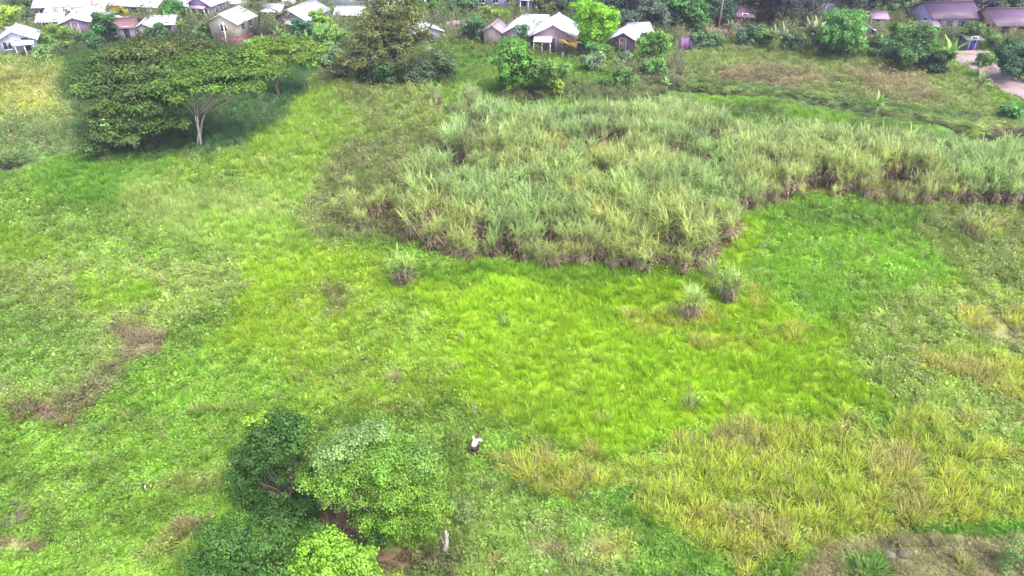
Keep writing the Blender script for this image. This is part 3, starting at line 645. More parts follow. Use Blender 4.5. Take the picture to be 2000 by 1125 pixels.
def build_houses():
    for lb, u, v, w_, d_, a_, h_, r_2, wl, rf, rg in EXTRA: house(lb, u, v + (12 if v < 30 else 0), w_ * 1.15, d_, a_, h_, r_2, wl, rf, rg, .1, wins=1, door=True, sides=False)
    P, W = (222, 222, 242), (238, 238, 246)
    house('small pale blue house on short pillars at the left edge, with a white gable roof', 42, 114, 66, 5.5, 24, 2.2, 1.1, (196, 200, 226), (232, 236, 250), 'y', .7, (120, 118, 125), 1, True, lean=(1.4, -.1, 1., (214, 220, 240)), stilts=True)
    house('pink walled house with a white verandah roof behind the pink shed', 128, 44, 98, 8, 12, 2.8, 1.4, (212, 172, 200), (226, 222, 240), 'x', .3, (150, 110, 120), 3, True, lean=(1.8, -.6, .6, (228, 224, 240)))
    house('low mauve shed with a pale zinc roof below the pink house', 152, 70, 50, 5.5, 22, 2.4, .7, (182, 152, 180), (214, 214, 232), 'y', .1, (150, 130, 120), 0, True, doorc=(150, 110, 150))
    house('wide house with a long white roof left of the dark red fence', 264, 40, 104, 8, -12, 2.7, 1.5, (176, 168, 180), (234, 238, 242), 'x', .2, (150, 130, 120), 3, False, roof2=(205, 215, 225))
    house('whitewashed hut with a rusty brown roof in front of the long white roof', 238, 80, 52, 5, 10, 2.4, .8, (206, 200, 220), (128, 92, 98), 'x', .1, (150, 130, 120), 1, True, roof2=(120, 84, 92))
    house('tall mauve house with a white hipped roof left of the cream house', 394, 44, 50, 6, -14, 3.3, 1.1, (176, 154, 192), (240, 240, 248), 'y', .2, (150, 120, 150), 1, True, lean=(1.0, -.7, .7, (190, 160, 196)))
    house('cream house with white roof and dark red base above the flat topped trees', 440, 84, 62, 6, -12, 2.6, 1.1, (232, 218, 196), (246, 242, 236), 'y', .9, (150, 92, 110), 1, False, frame=(244, 236, 226))
    house('small white roofed hut peeping out behind the cream house', 456, 30, 46, 5, 10, 2.4, .9, (190, 176, 200), (226, 228, 246), 'x', .2, (140, 120, 140), 1, True)
    house('house with a broad lavender grey roof and brown side wall right of the palm', 566, 62, 68, 8.5, -18, 2.5, 1.2, (166, 138, 142), (206, 206, 234), 'y', .1, (130, 110, 110), 1, True, lean=(2., .0, .95, (232, 234, 246)))
    r = house('two storey white building with dark windows at the top edge', 668, 26, 112, 8, -3, 5.4, 1., (226, 226, 240), (220, 224, 240), 'x', .2, (170, 170, 180), 3, False, cat='building', name='building')
    house('low white shelter in front of the two storey building', 682, 52, 50, 4.5, -4, 2.3, .7, (206, 200, 222), (230, 230, 244), 'x', .1, (170, 170, 180), 1, True)
    house('small grey white shed with bright roof beside the leaning bare trunk', 842, 88, 50, 5, 26, 2.3, .7, (196, 188, 204), (236, 236, 250), 'y', .1, (130, 130, 130), 1, False, frame=(170, 190, 230))
    house('windowless beige shed with a dull mauve roof at the meadow edge', 961, 90, 36, 4, -12, 2.7, .8, (216, 190, 184), (170, 142, 160), 'y', .05, (130, 110, 110), 0, False, sides=False, name='shed', cat='shed')
    house('low building with a white domed looking roof right of the beige shed', 1006, 92, 56, 7, -10, 2.4, 1.2, (188, 168, 180), (240, 242, 252), 'y', .05, (130, 110, 110), 1, False)
    house('large house with a bright white patched roof and brown porch', 1078, 104, 84, 8, -10, 2.8, 1.5, (184, 152, 166), (246, 247, 255), 'y', .3, (120, 100, 100), 2, True, lean=(1.8, -.9, .0, (246, 247, 255)))
    house('plum walled hut with a small white roof beside the round leafy shrub', 1214, 106, 44, 4.5, -16, 2.5, .8, (142, 112, 140), (232, 232, 248), 'y', .3, (110, 90, 100), 0, True, doorc=(150, 128, 160))
    house('small lavender roofed hut behind the plum walled hut', 1252, 88, 36, 4, 10, 2.3, .7, (160, 150, 176), (206, 208, 236), 'x', .2, (110, 90, 100), 0, False, sides=False)
    house('grey blue building with curtained windows at the top edge', 968, 30, 84, 6, 2, 4.6, .8, (170, 172, 196), (190, 190, 210), 'x', .2, (120, 120, 130), 3, False, cat='building', name='building')
    house('white hut with a balcony at the top edge right of the curtained building', 1032, 32, 44, 5, -6, 3.6, .8, (206, 192, 220), (230, 226, 246), 'x', .4, (120, 120, 130), 1, True, lean=(1.2, -.8, .8, (226, 220, 240)))
    house('beige walled ruin corner between the shrubs left of the white walled shack', 1712, 62, 24, 3, -6, 2.6, .5, (196, 178, 184), (150, 124, 150), 'x', .1, (110, 90, 100), 0, True, name='shed', cat='shed')
    house('white walled shack with dark windows and purplish rusty roof', 1862, 72, 96, 8, 4, 3.1, 1.5, (192, 178, 208), (84, 60, 86), 'x', .3, (120, 90, 110), 4, False, roof2=(76, 52, 80), frame=(200, 190, 214), group=None)
    house('tan walled house with a long mauve roof at the right edge', 1990, 82, 104, 8, 4, 2.8, 1.5, (214, 174, 150), (104, 76, 104), 'x', .3, (120, 90, 110), 3, False, roof2=(96, 68, 100), frame=(120, 90, 100))
    house('far mauve roofed shack at the top right behind the white walled shack', 1915, 36, 110, 7, -4, 2.6, 1.3, (150, 120, 150), (108, 76, 108), 'x', .2, (110, 90, 100), 2, True, roof2=(74, 50, 76))
    house('small open stall with purple cloth front beside the road', 1896, 100, 26, 2.5, 2, 2.0, .4, (104, 96, 150), (84, 98, 80), 'x', .05, (90, 80, 90), 0, True, sides=False, name='stall', cat='stall', doorc=(90, 84, 160), shed=True)
    house('pale hut half hidden at the top left corner', 30, 12, 70, 5, 4, 2.6, .8, (190, 172, 196), (216, 210, 232), 'x', .2, (120, 110, 110), 2, True)
    house('mauve hut at the top edge left of the dark red fence', 220, 10, 40, 4, 6, 2.8, .8, (178, 160, 200), (196, 180, 204), 'x', .2, (120, 110, 110), 2, False)
    house('dark timber hut with a low plum roof in the trees behind the dirt yard', 1440, 52, 50, 5, -8, 2., .9, (110, 84, 104), (100, 68, 92), 'x', .1, (100, 80, 90), 1, True, roof2=(96, 64, 92))
    house('violet roofed shack in the shade left of the tall leafy tree', 1608, 50, 50, 5, 6, 2.3, .9, (120, 100, 140), (124, 104, 150), 'x', .1, (100, 80, 90), 1, True, roof2=(112, 84, 130))

EXTRA = [
 ('small pale hut in the gap between the dark red fence and tall mauve house', 322, 70, 34, 4, 10, 2.2, .7, (206,196,214), (236,236,246), 'x'),
 ('low white roofed hut between the mauve shed and the whitewashed hut', 204, 62, 34, 4, -10, 2.1, .6, (200,186,206), (230,230,242), 'y'),
 ('white roofed hut in the bushes right of the pale blue house', 104, 64, 36, 4, 14, 2.2, .7, (210,190,206), (236,236,246), 'x'),
 ('hut with a pale roof in the gap left of the broad lavender roof', 530, 44, 32, 4, -6, 2.2, .6, (190,170,186), (226,224,240), 'x'),
 ('small pale roofed hut left of the large white roofed house, behind it', 1046, 66, 34, 4, -6, 2.2, .6, (200,186,200), (236,238,248), 'x'),
 ('pinkish hut at the top edge between two white roofed houses on the upper left', 160, 16, 36, 4, 6, 2.2, .7, (196,164,184), (222,212,226), 'x'),
 ('grey hut at the top edge above the long white roof', 246, 16, 38, 4, -4, 2.2, .7, (160,150,176), (206,200,220), 'x'),
 ('hut with maroon wall at the top edge left of the tall mauve house', 342, 12, 34, 4, 4, 2.2, .7, (150,90,116), (190,170,190), 'x'),
 ('small hut at the top edge above the tall mauve house', 424, 14, 34, 4, -8, 2.1, .7, (150,126,156), (214,206,226), 'x'),
 ('small brown walled hut at the top edge above the lavender roof', 552, 14, 40, 4, 5, 2.2, .7, (140,110,120), (190,180,200), 'x'),
 ('plain pale hut at the top edge right of the two storey building', 748, 22, 38, 4, 5, 2.4, .7, (206,202,216), (226,226,238), 'x'),
 ('grey shack at the top edge left of the curtained building', 912, 26, 34, 4, 6, 2.2, .7, (160,150,170), (196,190,210), 'x'),
 ('violet grey shack under the background trees above the beige ruin', 1700, 34, 44, 4, -4, 2.1, .8, (112,94,126), (92,70,100), 'x'),
 ('low dark roofed shack under the trees above the stall', 1796, 46, 42, 4, 4, 2.1, .8, (124,104,130), (88,62,90), 'x'),
 ('small white roofed hut between the pink house and the long white roof', 186, 22, 44, 5, -8, 2.4, .9, (190,176,196), (232,232,244), 'x'),
 ('low hut with a peach edged roof right above the mauve shed', 178, 50, 46, 4.5, 18, 2.1, .7, (204,170,180), (236,216,220), 'x'),
 ('narrow pale lean hut right of the whitewashed hut', 284, 76, 30, 4, 14, 2.0, .6, (186,176,170), (196,186,192), 'y'),
 ('hut with a dark pink wall at the top edge right of the cream house', 500, 14, 40, 4.5, -6, 2.4, .8, (150,110,130), (190,160,184), 'x'),
 ('little pale hut under the brown side wall of the lavender roofed house', 608, 66, 26, 3, -14, 2.0, .5, (196,186,200), (232,232,246), 'y'),
 ('white hut corner at the top edge right of the olive brown tree', 812, 18, 34, 4, 8, 2.6, .7, (214,212,226), (236,238,248), 'x'),
 ('tiny pale hut at the upper left corner behind the bright bush', 66, 30, 34, 4, 10, 2.2, .7, (184,170,190), (214,210,230), 'x'),
 ('small mauve hut with a bright roof left of the tall mauve house', 352, 26, 34, 4, -6, 2.2, .7, (170,150,184), (222,216,236), 'x'),
 ('lean purple shed against the white walled shack', 1812, 78, 30, 3.5, 4, 2.2, .5, (170,150,190), (150,120,156), 'x'),
 ('low grey roofed hut behind the small lavender roofed hut', 1290, 52, 34, 4, 8, 2.1, .6, (130,118,140), (158,150,180), 'x'),
 ('small pale hut seen between the pointed leafy tree and the ruin', 1690, 84, 28, 3.5, -4, 2.1, .6, (176,164,190), (170,156,188), 'y')]
def fence(label, p0, p1, h, col, post=2., name='fence', cat='fence'):
    a = gz(*p0); b = gz(*p1); L = np.hypot(*(b - a)[:2]); root = thing(name, label, cat, a, math.atan2(b[1] - a[1], b[0] - a[0])); mb = MB(); n = int(L / .9) + 1
    for i in range(n): mb.box((L * (i + .5) / n, random.uniform(-.02, .02), h / 2), (L / n * .985, .03, h * random.uniform(.93, 1.04)))
    mb.build('panels', mat('fence_sheet', alb(col), nscale=1.5, wave=2.5, rough=.6, noise=.25), root); pb = MB()
    for i in range(int(L / post) + 1): pb.box((min(i * post, L), .09, h / 2), (.1, .1, h + .3))
    pb.build('posts', M_BARK, root); return root

def car(label, u, v, rz, col, L=4.2):
    p = gz(u, v); root = thing('parked_car', label, 'car', p + np.array([0, 0, .05]), R(rz)); c = cm('car_paint', col, rough=.25, spec=.6, noise=.05)
    prof = [(-L / 2, .35), (-L / 2, .8), (-L * .46, .92), (-L * .3, .98), (L * .22, .98), (L * .44, .85), (L / 2, .7), (L / 2, .35)]; mb = MB(); n = len(prof)
    V = [(x, y, z) for y in (-.82, .82) for x, z in prof]; Q = [(i, (i + 1) % n, n + (i + 1) % n, n + i) for i in range(n)]
    me_f = [(0, 1, 2, 3), (0, 3, 4, 7), (4, 5, 6, 7), (n + 3, n + 2, n + 1, n), (n + 7, n + 4, n + 3, n), (n + 7, n + 6, n + 5, n + 4)]
    mb.add(V, Q + me_f); mb.build('body', c, root)
    g = MB(); P = [(-L * .32, .985), (-L * .24, 1.4), (L * .08, 1.42), (L * .22, .985)]; V = [(x, s * (.78 if z < 1 else .66), z) for s in (-1, 1) for x, z in P]
    g.add(V, [(0, 1, 5, 4), (2, 3, 7, 6), (0, 1, 2, 3), (7, 6, 5, 4)]); cab = g.build('windows', GLASS, root)
    r = MB(); r.box((-L * .08, 0, 1.44), (L * .34, 1.34, .05)); r.build('roof', c, root)
    for sx in (-.31, .31):
        for sy in (-.8, .8):
            t = MB(); t.tube([(sx * L, sy - .1, .32), (sx * L, sy + .1, .32)], [.32, .32], 14); w_ = t.build('wheel', cm('tyre', (40, 40, 42)), root)
            t = MB(); t.tube([(sx * L, sy - .11, .32), (sx * L, sy + .11, .32)], [.18, .18], 10); t.build('rim', cm('rim', (170, 170, 175)), w_)
    for sy in (-.6, .6):
        t = MB(); t.box((L / 2 + .01, sy, .66), (.04, .3, .14)); t.build('headlight', cm('lens', (230, 230, 235)), root)
    return root

# ------------------------------------------------------------------ people
def skin(name, pts, edges, radii, m, parent, lv=2):
    me = bpy.data.meshes.new(name); me.from_pydata(pts, edges, []); o = bpy.data.objects.new(name, me); COL.objects.link(o); o.parent = parent
    md = o.modifiers.new('skin', 'SKIN'); md.use_smooth_shade = True
    for i, r in enumerate(radii):
        d = me.skin_vertices[0].data[i]; d.radius = (r, r) if not isinstance(r, tuple) else r; d.use_root = (i == 0)
    s = o.modifiers.new('sub', 'SUBSURF'); s.levels = lv; s.render_levels = lv; me.materials.append(m); return o
def person(label, u, v, rz, bend, shirt, trousers, hairc=(40, 34, 32), skinc=(110, 78, 60), kneel=0.):
    """bend = forward lean of the trunk in degrees"""
    p = gz(u, v); root = thing('person', label, 'person', p, R(rz)); b = R(bend); hz = .92 - kneel; F = lambda d, up, x=0: (x, -d * math.sin(b) - up * 0, hz + d * math.cos(b))
    pel = (0, .08 * math.sin(b), hz); V = [pel]; E = []; Rr = [.135]
    def add(q, par, r): V.append(q); E.append((par, len(V) - 1)); Rr.append(r); return len(V) - 1
    sp1 = add(F(.18, 0), 0, .125); sp2 = add(F(.36, 0), sp1, .15); sp3 = add(F(.48, 0), sp2, .13); nk = add(F(.57, 0), sp3, .055)
    hb = b * .8; hd0 = V[nk]; hd = lambda d: (0, hd0[1] - d * math.sin(hb), hd0[2] + d * math.cos(hb)); h1 = add(hd(.09), nk, .085); h2 = add(hd(.17), h1, .1); h3 = add(hd(.24), h2, .07)
    hands = []
    for s in (-1, 1):
        sh = add(F(.46, 0, s * .19), sp3, .06); S = np.array(V[sh]); el = add(tuple(S + np.array([s * .05, -.1 - .1 * math.sin(b), -.27])), sh, .045); El = np.array(V[el])
        wr = add(tuple(El + np.array([-s * .03, -.12, -.22])), el, .03); W_ = np.array(V[wr]); pm = add(tuple(W_ + np.array([0, -.03, -.07])), wr, .034); Pm = np.array(V[pm])
        for k, (dx, ln) in enumerate(((-.027, .07), (-.009, .08), (.009, .075), (.027, .06))):
            a = add(tuple(Pm + np.array([dx * s, -.02, -.035])), pm, .0095); add(tuple(Pm + np.array([dx * s, -.03 + .01 * k, -.035 - ln])), a, .008)
        add(tuple(Pm + np.array([-s * .05, -.04, -.02])), pm, .01); hands.append(Pm)
        hp = add((s * .1, .06 * math.sin(b), hz - .05), 0, .1); kn = add((s * .13, -.1 - kneel * .6, .48 - kneel * .3), hp, .065); an = add((s * .13, .06, .1), kn, .045); add((s * .14, -.12, .045), an, .04)
    sk = cm('skin', skinc, noise=.05, rough=.6); skin('body', V, E, Rr, sk, root)
    # clothes follow the body
    sv = [V[0], V[sp1], V[sp2], V[sp3]]; se = [(0, 1), (1, 2), (2, 3)]; sr = [.155, .15, .175, .15]
    for s in (0, 1):
        sh = [i for i, q in enumerate(V) if abs(q[0] - (-1, 1)[s] * .19) < 1e-6 and q[2] > hz - .5 and i > h3][0]; el = sh + 1
        n = len(sv); A = np.array(V[sh]); B = np.array(V[el]); sv += [tuple(A), tuple(A + (B - A) * .8)]; se += [(3, n), (n, n + 1)]; sr += [.085, .068]
    skin('shirt', sv, se, sr, cm('shirt_cloth', shirt, noise=.08, rough=.9), root)
    tv = [(0, pel[1], hz + .03)]; te = []; trr = [.15]
    for s in (-1, 1):
        n = len(tv); tv += [(s * .1, .06 * math.sin(b), hz - .08), (s * .13, -.1 - kneel * .6, .48 - kneel * .3), (s * .13, .055, .14)]; te += [(0, n), (n, n + 1), (n + 1, n + 2)]; trr += [.12, .085, .065]
    skin('trousers', tv, te, trr, cm('trouser_cloth', trousers, noise=.1, rough=.9), root)
    a = hd(.16); c = hd(.26); skin('hair', [(a[0], a[1] + .03, a[2]), (c[0], c[1] + .02, c[2])], [(0, 1)], [.105, .075], cm('hair', hairc, noise=.1), root, 1)
    for s in (-1, 1):                    # shoes
        mb = MB(); mb.box((s * .14, -.05, .04), (.1, .28, .08), taper=.8); mb.build('shoe', cm('shoe', (60, 50, 45)), root)
    return root

# ------------------------------------------------------------------ single clumps and shrubs standing apart
def lone_cane(label, u, v, sc_, ns, green, dry, rad=.6, group=None):
    root = thing('cane_clump', label, 'cane clump', gz(u, v), group=group); cane_clump(MB(), alb(green), alb(dry), False, ns, sc_, rad).build('leaves', M_LEAF, root)
    mb = MB(); n = 40; az = r_(0, 6.28, n); rr = rad * np.sqrt(r_(0, 1, n)); blades(mb, np.c_[np.cos(az) * rr, np.sin(az) * rr, np.full(n, -.05)], az, r_(0, .2, n), r_(.1, .5, n), r_(.35, .85, n) * sc_, .05, alb(dry)[None] * r_(.7, 1.3, n)[:, None], None, 2)
    mb.build('dry_stems', M_LEAF, root); return root
def lone_grass(label, u, v, sc_, green, dry, n=60, rad=.35, name='grass_tuft', cat='grass tuft', group=None):
    mb = tall_clump(MB(), False, alb(green), alb(dry), n, sc_, rad); o = mb.build(name, M_LEAF, None, loc=gz(u, v)); return tag(o, label, cat, group)

def build_trees():
    g1, g2 = 'flat topped spreading trees on the left', None
    # ---- near group at the bottom
    tree('vine_covered_tree', 'dark tree hung with vines, tallest of the group at the bottom, bare stems showing', 'tree', (560, 1010),
         [(515,850,34,.3),(575,838,30,.6),(545,868,34),(500,890,32),(610,862,24,.2,(118,150,66)),(480,925,26),(478,965,24),(500,990,26,.3),(590,900,22,.6,(126,156,84)),(588,985,34,-.1),(560,1005,34,-.4),(530,1000,30,-.6),(545,975,20,-.2),(480,950,24,.1),(545,925,20,.4),(520,945,18,.3),(606,930,24,.3),(500,822,13,.8,(168,204,74)),(470,890,22,.2),(468,930,22),(520,1010,26,-.2),(535,870,30,.5),(600,1010,20,-.2),(560,818,18,.8)],
         (80, 122, 56), .11, 15, .85, M_PURP, .08, clump=.26, rag=3, inner=.3, stems=3, leafn=16, var=.28, up=.35)
    tree('broad_leafy_tree', 'large light green leafy tree in the middle of the bottom group', 'tree', (735, 1062),
         [(690,862,34,.8,(150,184,112)),(645,895,32,.6,(136,172,98)),(700,910,44,.3),(750,890,44,.8,(126,176,70)),(640,945,40,0),(690,960,42,0),(760,945,52,.2),(815,900,42,.8,(134,176,80)),(825,960,46,.4),(780,1000,44,0),(720,1010,34,-.2),(845,1000,32,.2),(740,1050,30,-.5,(84,140,54)),(830,1025,26,.1),(730,840,28,1.2,(142,178,104))],
         (130, 174, 66), .105, 13, .8, M_BARK, .12, rag=3, inner=.3, clump=.27, stems=2, leafn=16, var=.24)
    tree('dark_broadleaf_tree', 'dark glossy broad leaved tree cut by the bottom edge', 'tree', (490, 1150),
         [(440,1060,46),(520,1046,44,.2),(470,1035,30,.6),(395,1105,36),(580,1060,36,.3),(480,1100,50,-.2),(420,1100,40),(560,1105,44,-.2),(620,1050,30,.5,(86,134,58)),(530,1130,44,-.4),(440,1140,44,-.4)],
         (86, 130, 58), .13, 11, .75, M_BARK, .14, clump=.3, stems=2, leafn=12, var=.25, asp=.5)
    tree('bright_green_tree', 'bright yellow green young tree at the bottom edge in front of the dark one', 'tree', (655, 1165),
         [(645,1052,26,.3),(610,1075,32,.1),(660,1085,38),(700,1095,30),(590,1105,32),(640,1120,42,-.2),(700,1130,36,-.2),(725,1118,18),(570,1130,26)],
         (146, 198, 66), .125, 10, .85, M_BARK, .13, clump=.26, stems=1, leafn=15, var=.2)
    tree('leafy_bush', 'low yellow green bush beside the dead stump', 'bush', (862, 1045), [(850,1005,20),(872,1012,18),(862,990,14)], (150, 176, 56), .11, 9, .8, tr=.03, clump=.18)
    tree('leafy_bush', 'grey green bush behind the dead stump with a bluish top', 'bush', (905, 1015), [(880,985,22),(910,995,24),(895,1010,22)], (130, 160, 92), .1, 7, .6, tr=.03, clump=.2)
    tree('leafy_bush', 'rounded dull olive bush at the bottom edge right of the dead stump', 'bush', (850, 1115), [(840,1090,30),(870,1100,28),(815,1105,26),(880,1120,30)], (112, 124, 78), .09, 7, .6, tr=.03, clump=.2)
    tree('leafy_bush', 'grey green shrub at the bottom right corner', 'bush', (1985, 1110), [(1985,1075,26),(2010,1090,30),(1970,1100,20)], (132, 170, 92), .1, 8, .7, tr=.03, clump=.2)
    b = gz(868, 1078); root = thing('dead_stump', 'forked pale grey dead stump at the right of the bottom tree group', 'stump', b); mb = MB()
    for q, e, r0 in (((0,0,-.1),(.12,.1,1.3),.16),((.03,0,.5),(.25,.1,1.1),.06),((0,0,.4),(-.12,.1,.9),.04)):
        P, rr = limb(q, e, r0, r0 * .35, .03, 6); mb.tube(P, rr, 8)
    mb.build('trunk', M_PALE, root, smooth=True)
    # ---- flat topped spreading trees
    R1 = [(180,150,34,2),(165,180,26,0),(215,118,40,4),(205,165,42,1),(270,98,44,5),(330,92,40,6),(385,98,34,6),(255,140,44,2),(310,130,46,3),(365,128,38,4),(255,178,42,0),(300,168,42,1),(215,205,34,-1),(350,165,34,1.5),(190,235,26,-2),(205,262,28,-2.5),(185,285,22,-3),(240,235,28,-2),(290,205,34,-.5),(330,200,26,0),(250,270,22,-3),(300,245,24,-1.5),(150,150,20,2),(340,240,20,-1)]
    tree('spreading_rain_tree', 'widest dark green flat topped tree on the left with foliage drooping to the grass', 'tree', (262, 292), [l + ((100,118,60),) if l[3] >= 5 else l for l in R1],
         (90, 120, 56), .26, 2.9, .36, M_PALE, .2, g1, clump=.6, stems=2, leafn=22, var=.3, up=.8, fork=.25)
    R2 = [(335,168,30,-1),(375,150,34,0),(420,138,36,1),(465,140,34,1),(505,136,32,1.5),(440,168,34,0),(395,172,26,-1),(485,165,28,0),(540,140,24,1.5),(350,190,20,-2),(430,115,32,3),(380,118,30,3),(470,110,28,3)]
    tree('spreading_rain_tree', 'flat topped tree with a bare pale forked trunk standing in the open', 'tree', (391, 288), R2,
         (102, 138, 54), .26, 2.9, .32, M_PALE, .1, g1, clump=.55, stems=3, leafn=22, var=.28, up=.8, fork=.4, twigs=3)
    R3 = [(500,100,26,1),(540,92,30,2),(580,92,28,2),(615,98,20,2),(545,118,26,0),(490,120,22,0),(590,112,20,0),(520,82,20,3),(560,80,20,3)]
    tree('spreading_rain_tree', 'slender trunked flat topped tree, smallest and farthest right of the spreading trees', 'tree', (546, 193), R3,
         (118, 150, 52), .26, 3., .36, M_PURP, .2, g1, clump=.55, leafn=22, var=.28, up=.8, fork=.5)
    R4 = [(700,85,36,0),(735,60,40,0),(775,45,42,1),(720,38,34,1),(760,15,34,2),(800,60,34,0),(790,90,30,-1),(740,100,32,-1),(675,115,24,-1),(700,125,24,-2),(765,-5,30,3),(830,70,16,0),(660,135,14,-1),(765,120,26,-2),(730,0,26,3),(800,20,26,2)]
    tree('olive_brown_tree', 'tall sparse olive brown tree with purplish branches in front of the houses', 'tree', (775, 160), R4,
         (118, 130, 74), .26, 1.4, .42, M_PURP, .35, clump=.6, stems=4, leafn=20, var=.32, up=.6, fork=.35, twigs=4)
    b = gz(815, 96); root = thing('leaning_trunk', 'bare dark trunk leaning right in front of the small grey white shed', 'dead tree', b); mb = MB(); x, z = atY(858, 26, b[1])
    P, rr = limb((0, 0, -.2), (x - b[0], .3, z - b[2]), .2, .08, .05, 7); mb.tube(P, rr, 8); P2, r2 = limb(P[4], P[4] + np.array([-1.2, 0, 1.6]), .07, .02); mb.tube(P2, r2, 5); mb.build('trunk', M_PURP, root, smooth=True)
    # (label, base, centre, radius, n lobes, colour, leaf, density, q, category)
    S = [
     ('dark shrub low under the left side of the olive brown tree', (690,160), (695,146), 26, 5, (80,112,66)),
     ('dark shrub under the middle of the olive brown tree, nearest the lime grass', (755,172), (752,152), 34, 6, (76,106,64)),
     ('deep green shrub under the right side of the olive brown tree', (820,165), (818,145), 32, 5, (82,104,74)),
     ('grey green shrub at the foot of the leaning bare trunk', (865,158), (862,138), 28, 5, (96,118,80)),
     ('bluish green shrub left of the olive brown tree', (650,135), (652,112), 22, 5, (116,144,104)),
     ('tall leafy bush standing alone before the large white roofed house, left crown', (1012,182), (1010,122), 48, 8, (98,146,60)),
     ('bushy shrub joined to the right of the tall leafy bush, reddish at its foot', (1070,190), (1066,146), 38, 7, (110,146,74)),
     ('small yellow green sapling in front of the joined bushy shrub', (1086,192), (1084,168), 15, 3, (158,182,72)),
     ('round leafy shrub right of the plum walled hut', (1275,125), (1276,92), 32, 6, (108,150,72)),
     ('low green bush below the round leafy shrub', (1282,152), (1280,134), 24, 5, (104,150,78)),
     ('dark hollow green bush in the grey weeds below the houses', (1212,172), (1208,158), 26, 5, (98,140,68)),
     ('dense dark green bush beside the road on the right edge', (1985,158), (1984,116), 42, 8, (72,112,74)),
     ('leafy green tree hanging over the road shrubs, left of the striped banana plant', (1795,140), (1790,88), 42, 7, (88,128,70)),
     ('dark shrub at the foot of the trees left of the road', (1830,142), (1822,118), 26, 5, (76,108,72)),
     ('light green bushy tree between the beige ruin and the white walled shack', (1765,105), (1762,66), 26, 5, (104,142,74)),
     ('small round olive shrub in front of the white walled shack', (1900,92), (1900,70), 26, 5, (98,126,70)),
     ('flat green hedge shrub between the white walled shack and tan house', (1942,96), (1942,84), 18, 4, (96,136,68)),
     ('tiny yellow green bush right of the pale blue house', (118,92), (112,74), 28, 6, (128,158,78)),
     ('second leafy bush between the pale blue house and mauve shed', (92,100), (96,84), 20, 4, (110,146,80)),
     ('banana like bright bush at the top left corner', (18,66), (14,38), 28, 6, (160,192,84)),
     ('small dark crowned tree in front of the mauve shed', (207,88), (200,50), 24, 5, (70,116,68)),
     ('mustard olive bush between the two rows of huts', (228,52), (228,32), 20, 4, (142,142,56)),
     ('green bush right of the dark red fence', (340,44), (340,20), 24, 5, (84,136,66)),
     ('dark shrub left of the tall mauve house', (318,62), (320,44), 16, 4, (72,96,72)),
     ('lush light bush left of the olive brown tree and below the white shelter', (640,104), (640,74), 34, 6, (132,172,92)),
     ('yellow green bush right below the broad lavender roof', (622,80), (628,44), 22, 5, (130,164,68)),
     ('dark bluish bush right below the brown side wall', (592,86), (590,62), 24, 5, (76,122,84)),
     ('dense green bush at the right end of the slender flat topped tree', (600,135), (610,112), 24, 5, (116,158,72)),
     ('dark leaved plant left of the beige shed', (928,84), (928,54), 20, 5, (84,124,84)),
     ('olive yellow bush above the beige shed', (968,52), (968,32), 24, 5, (134,160,70)),
     ('grey green bush behind the white domed roof', (1030,52), (1032,44), 16, 4, (108,122,92)),
     ('small bluish bush pressed between the two white roofs', (1016,98), (1018,60), 12, 3, (112,148,120)),
     ('bright lime green tree standing behind the blue tarpaulin', (1168,112), (1160,42), 46, 8, (142,196,58)),
     ('small fresh green bush at the foot of the bright lime green tree', (1168,122), (1166,96), 18, 4, (104,156,78)),
     ('leafy green tree with a pointed crown right of the violet roofed shack', (1655,118), (1652,62), 46, 8, (100,152,76)),
     ('low dark shrub at the left foot of the pointed leafy tree', (1622,112), (1618,96), 20, 4, (76,110,76)),
     ('deep green scrub at the left of the dirt yard', (1362,96), (1366,80), 20, 4, (88,120,80)),
     ('scrubby green bush below the dirt yard', (1400,94), (1402,82), 18, 4, (94,128,80)),
     ('small green bush left of the twin banana plants', (1490,92), (1492,70), 20, 4, (102,138,80)),
     ('creeping green bank beside the black rubbish heap', (1975,225), (1974,216), 16, 4, (84,140,72)),
     ('bush in front of the long white roof, left of the whitewashed hut corner', (212,76), (214,60), 16, 4, (98,138,72)),
     ('dark bush in the gap between the narrow pale hut and the spiky banana plant', (306,78), (306,62), 18, 4, (84,120,74)),
     ('olive bush at the left foot of the cream house', (396,78), (396,62), 17, 4, (112,140,80)),
     ('green bush behind the cream house roof at its right', (484,52), (484,36), 16, 4, (96,130,76)),
     ('yellowish scrub bush below the palm and the cream house', (500,112), (500,96), 22, 5, (126,164,84)),
     ('fresh green scrub bush between palm foot and the slender flat topped tree', (560,106), (560,92), 22, 5, (112,156,80)),
     ('bush at the front right of the pale blue house', (84,122), (86,106), 20, 4, (124,156,92)),
     ('grey green bush in the yard above the parked white car', (44,50), (44,36), 16, 4, (88,120,76)),
     ('deep green bush right of the mauve shed on the slope', (180,96), (180,80), 18, 4, (86,128,76)),
     ('wide green bush at the meadow edge under the beige shed', (990,104), (992,92), 16, 4, (98,140,74)),
     ('grey leaved bush left of the round leafy shrub in the reeds', (1160,140), (1160,126), 22, 5, (124,148,110)),
     ('bluish bush in the reeds under the plum walled hut', (1222,136), (1222,124), 20, 4, (116,142,108)),
     ('dark bush filling the gap left of the twin banana plants', (1462,92), (1462,74), 22, 5, (80,112,80)),
     ('dark bush filling the gap between the twin banana plants', (1548,100), (1548,84), 20, 5, (78,108,80)),
     ('dark bush between the right banana plant and the pointed leafy tree', (1606,98), (1606,80), 20, 5, (80,108,84)),
     ('dark bush right of the pointed leafy tree, below the small pale hut', (1718,112), (1718,94), 24, 5, (88,122,80)),
     ('dense bush left of the leafy tree over the road shrubs', (1752,126), (1752,104), 24, 5, (84,118,80)),
     ('low bush at the inner bend of the road', (1928,128), (1924,116), 14, 4, (104,144,84)),
    ]
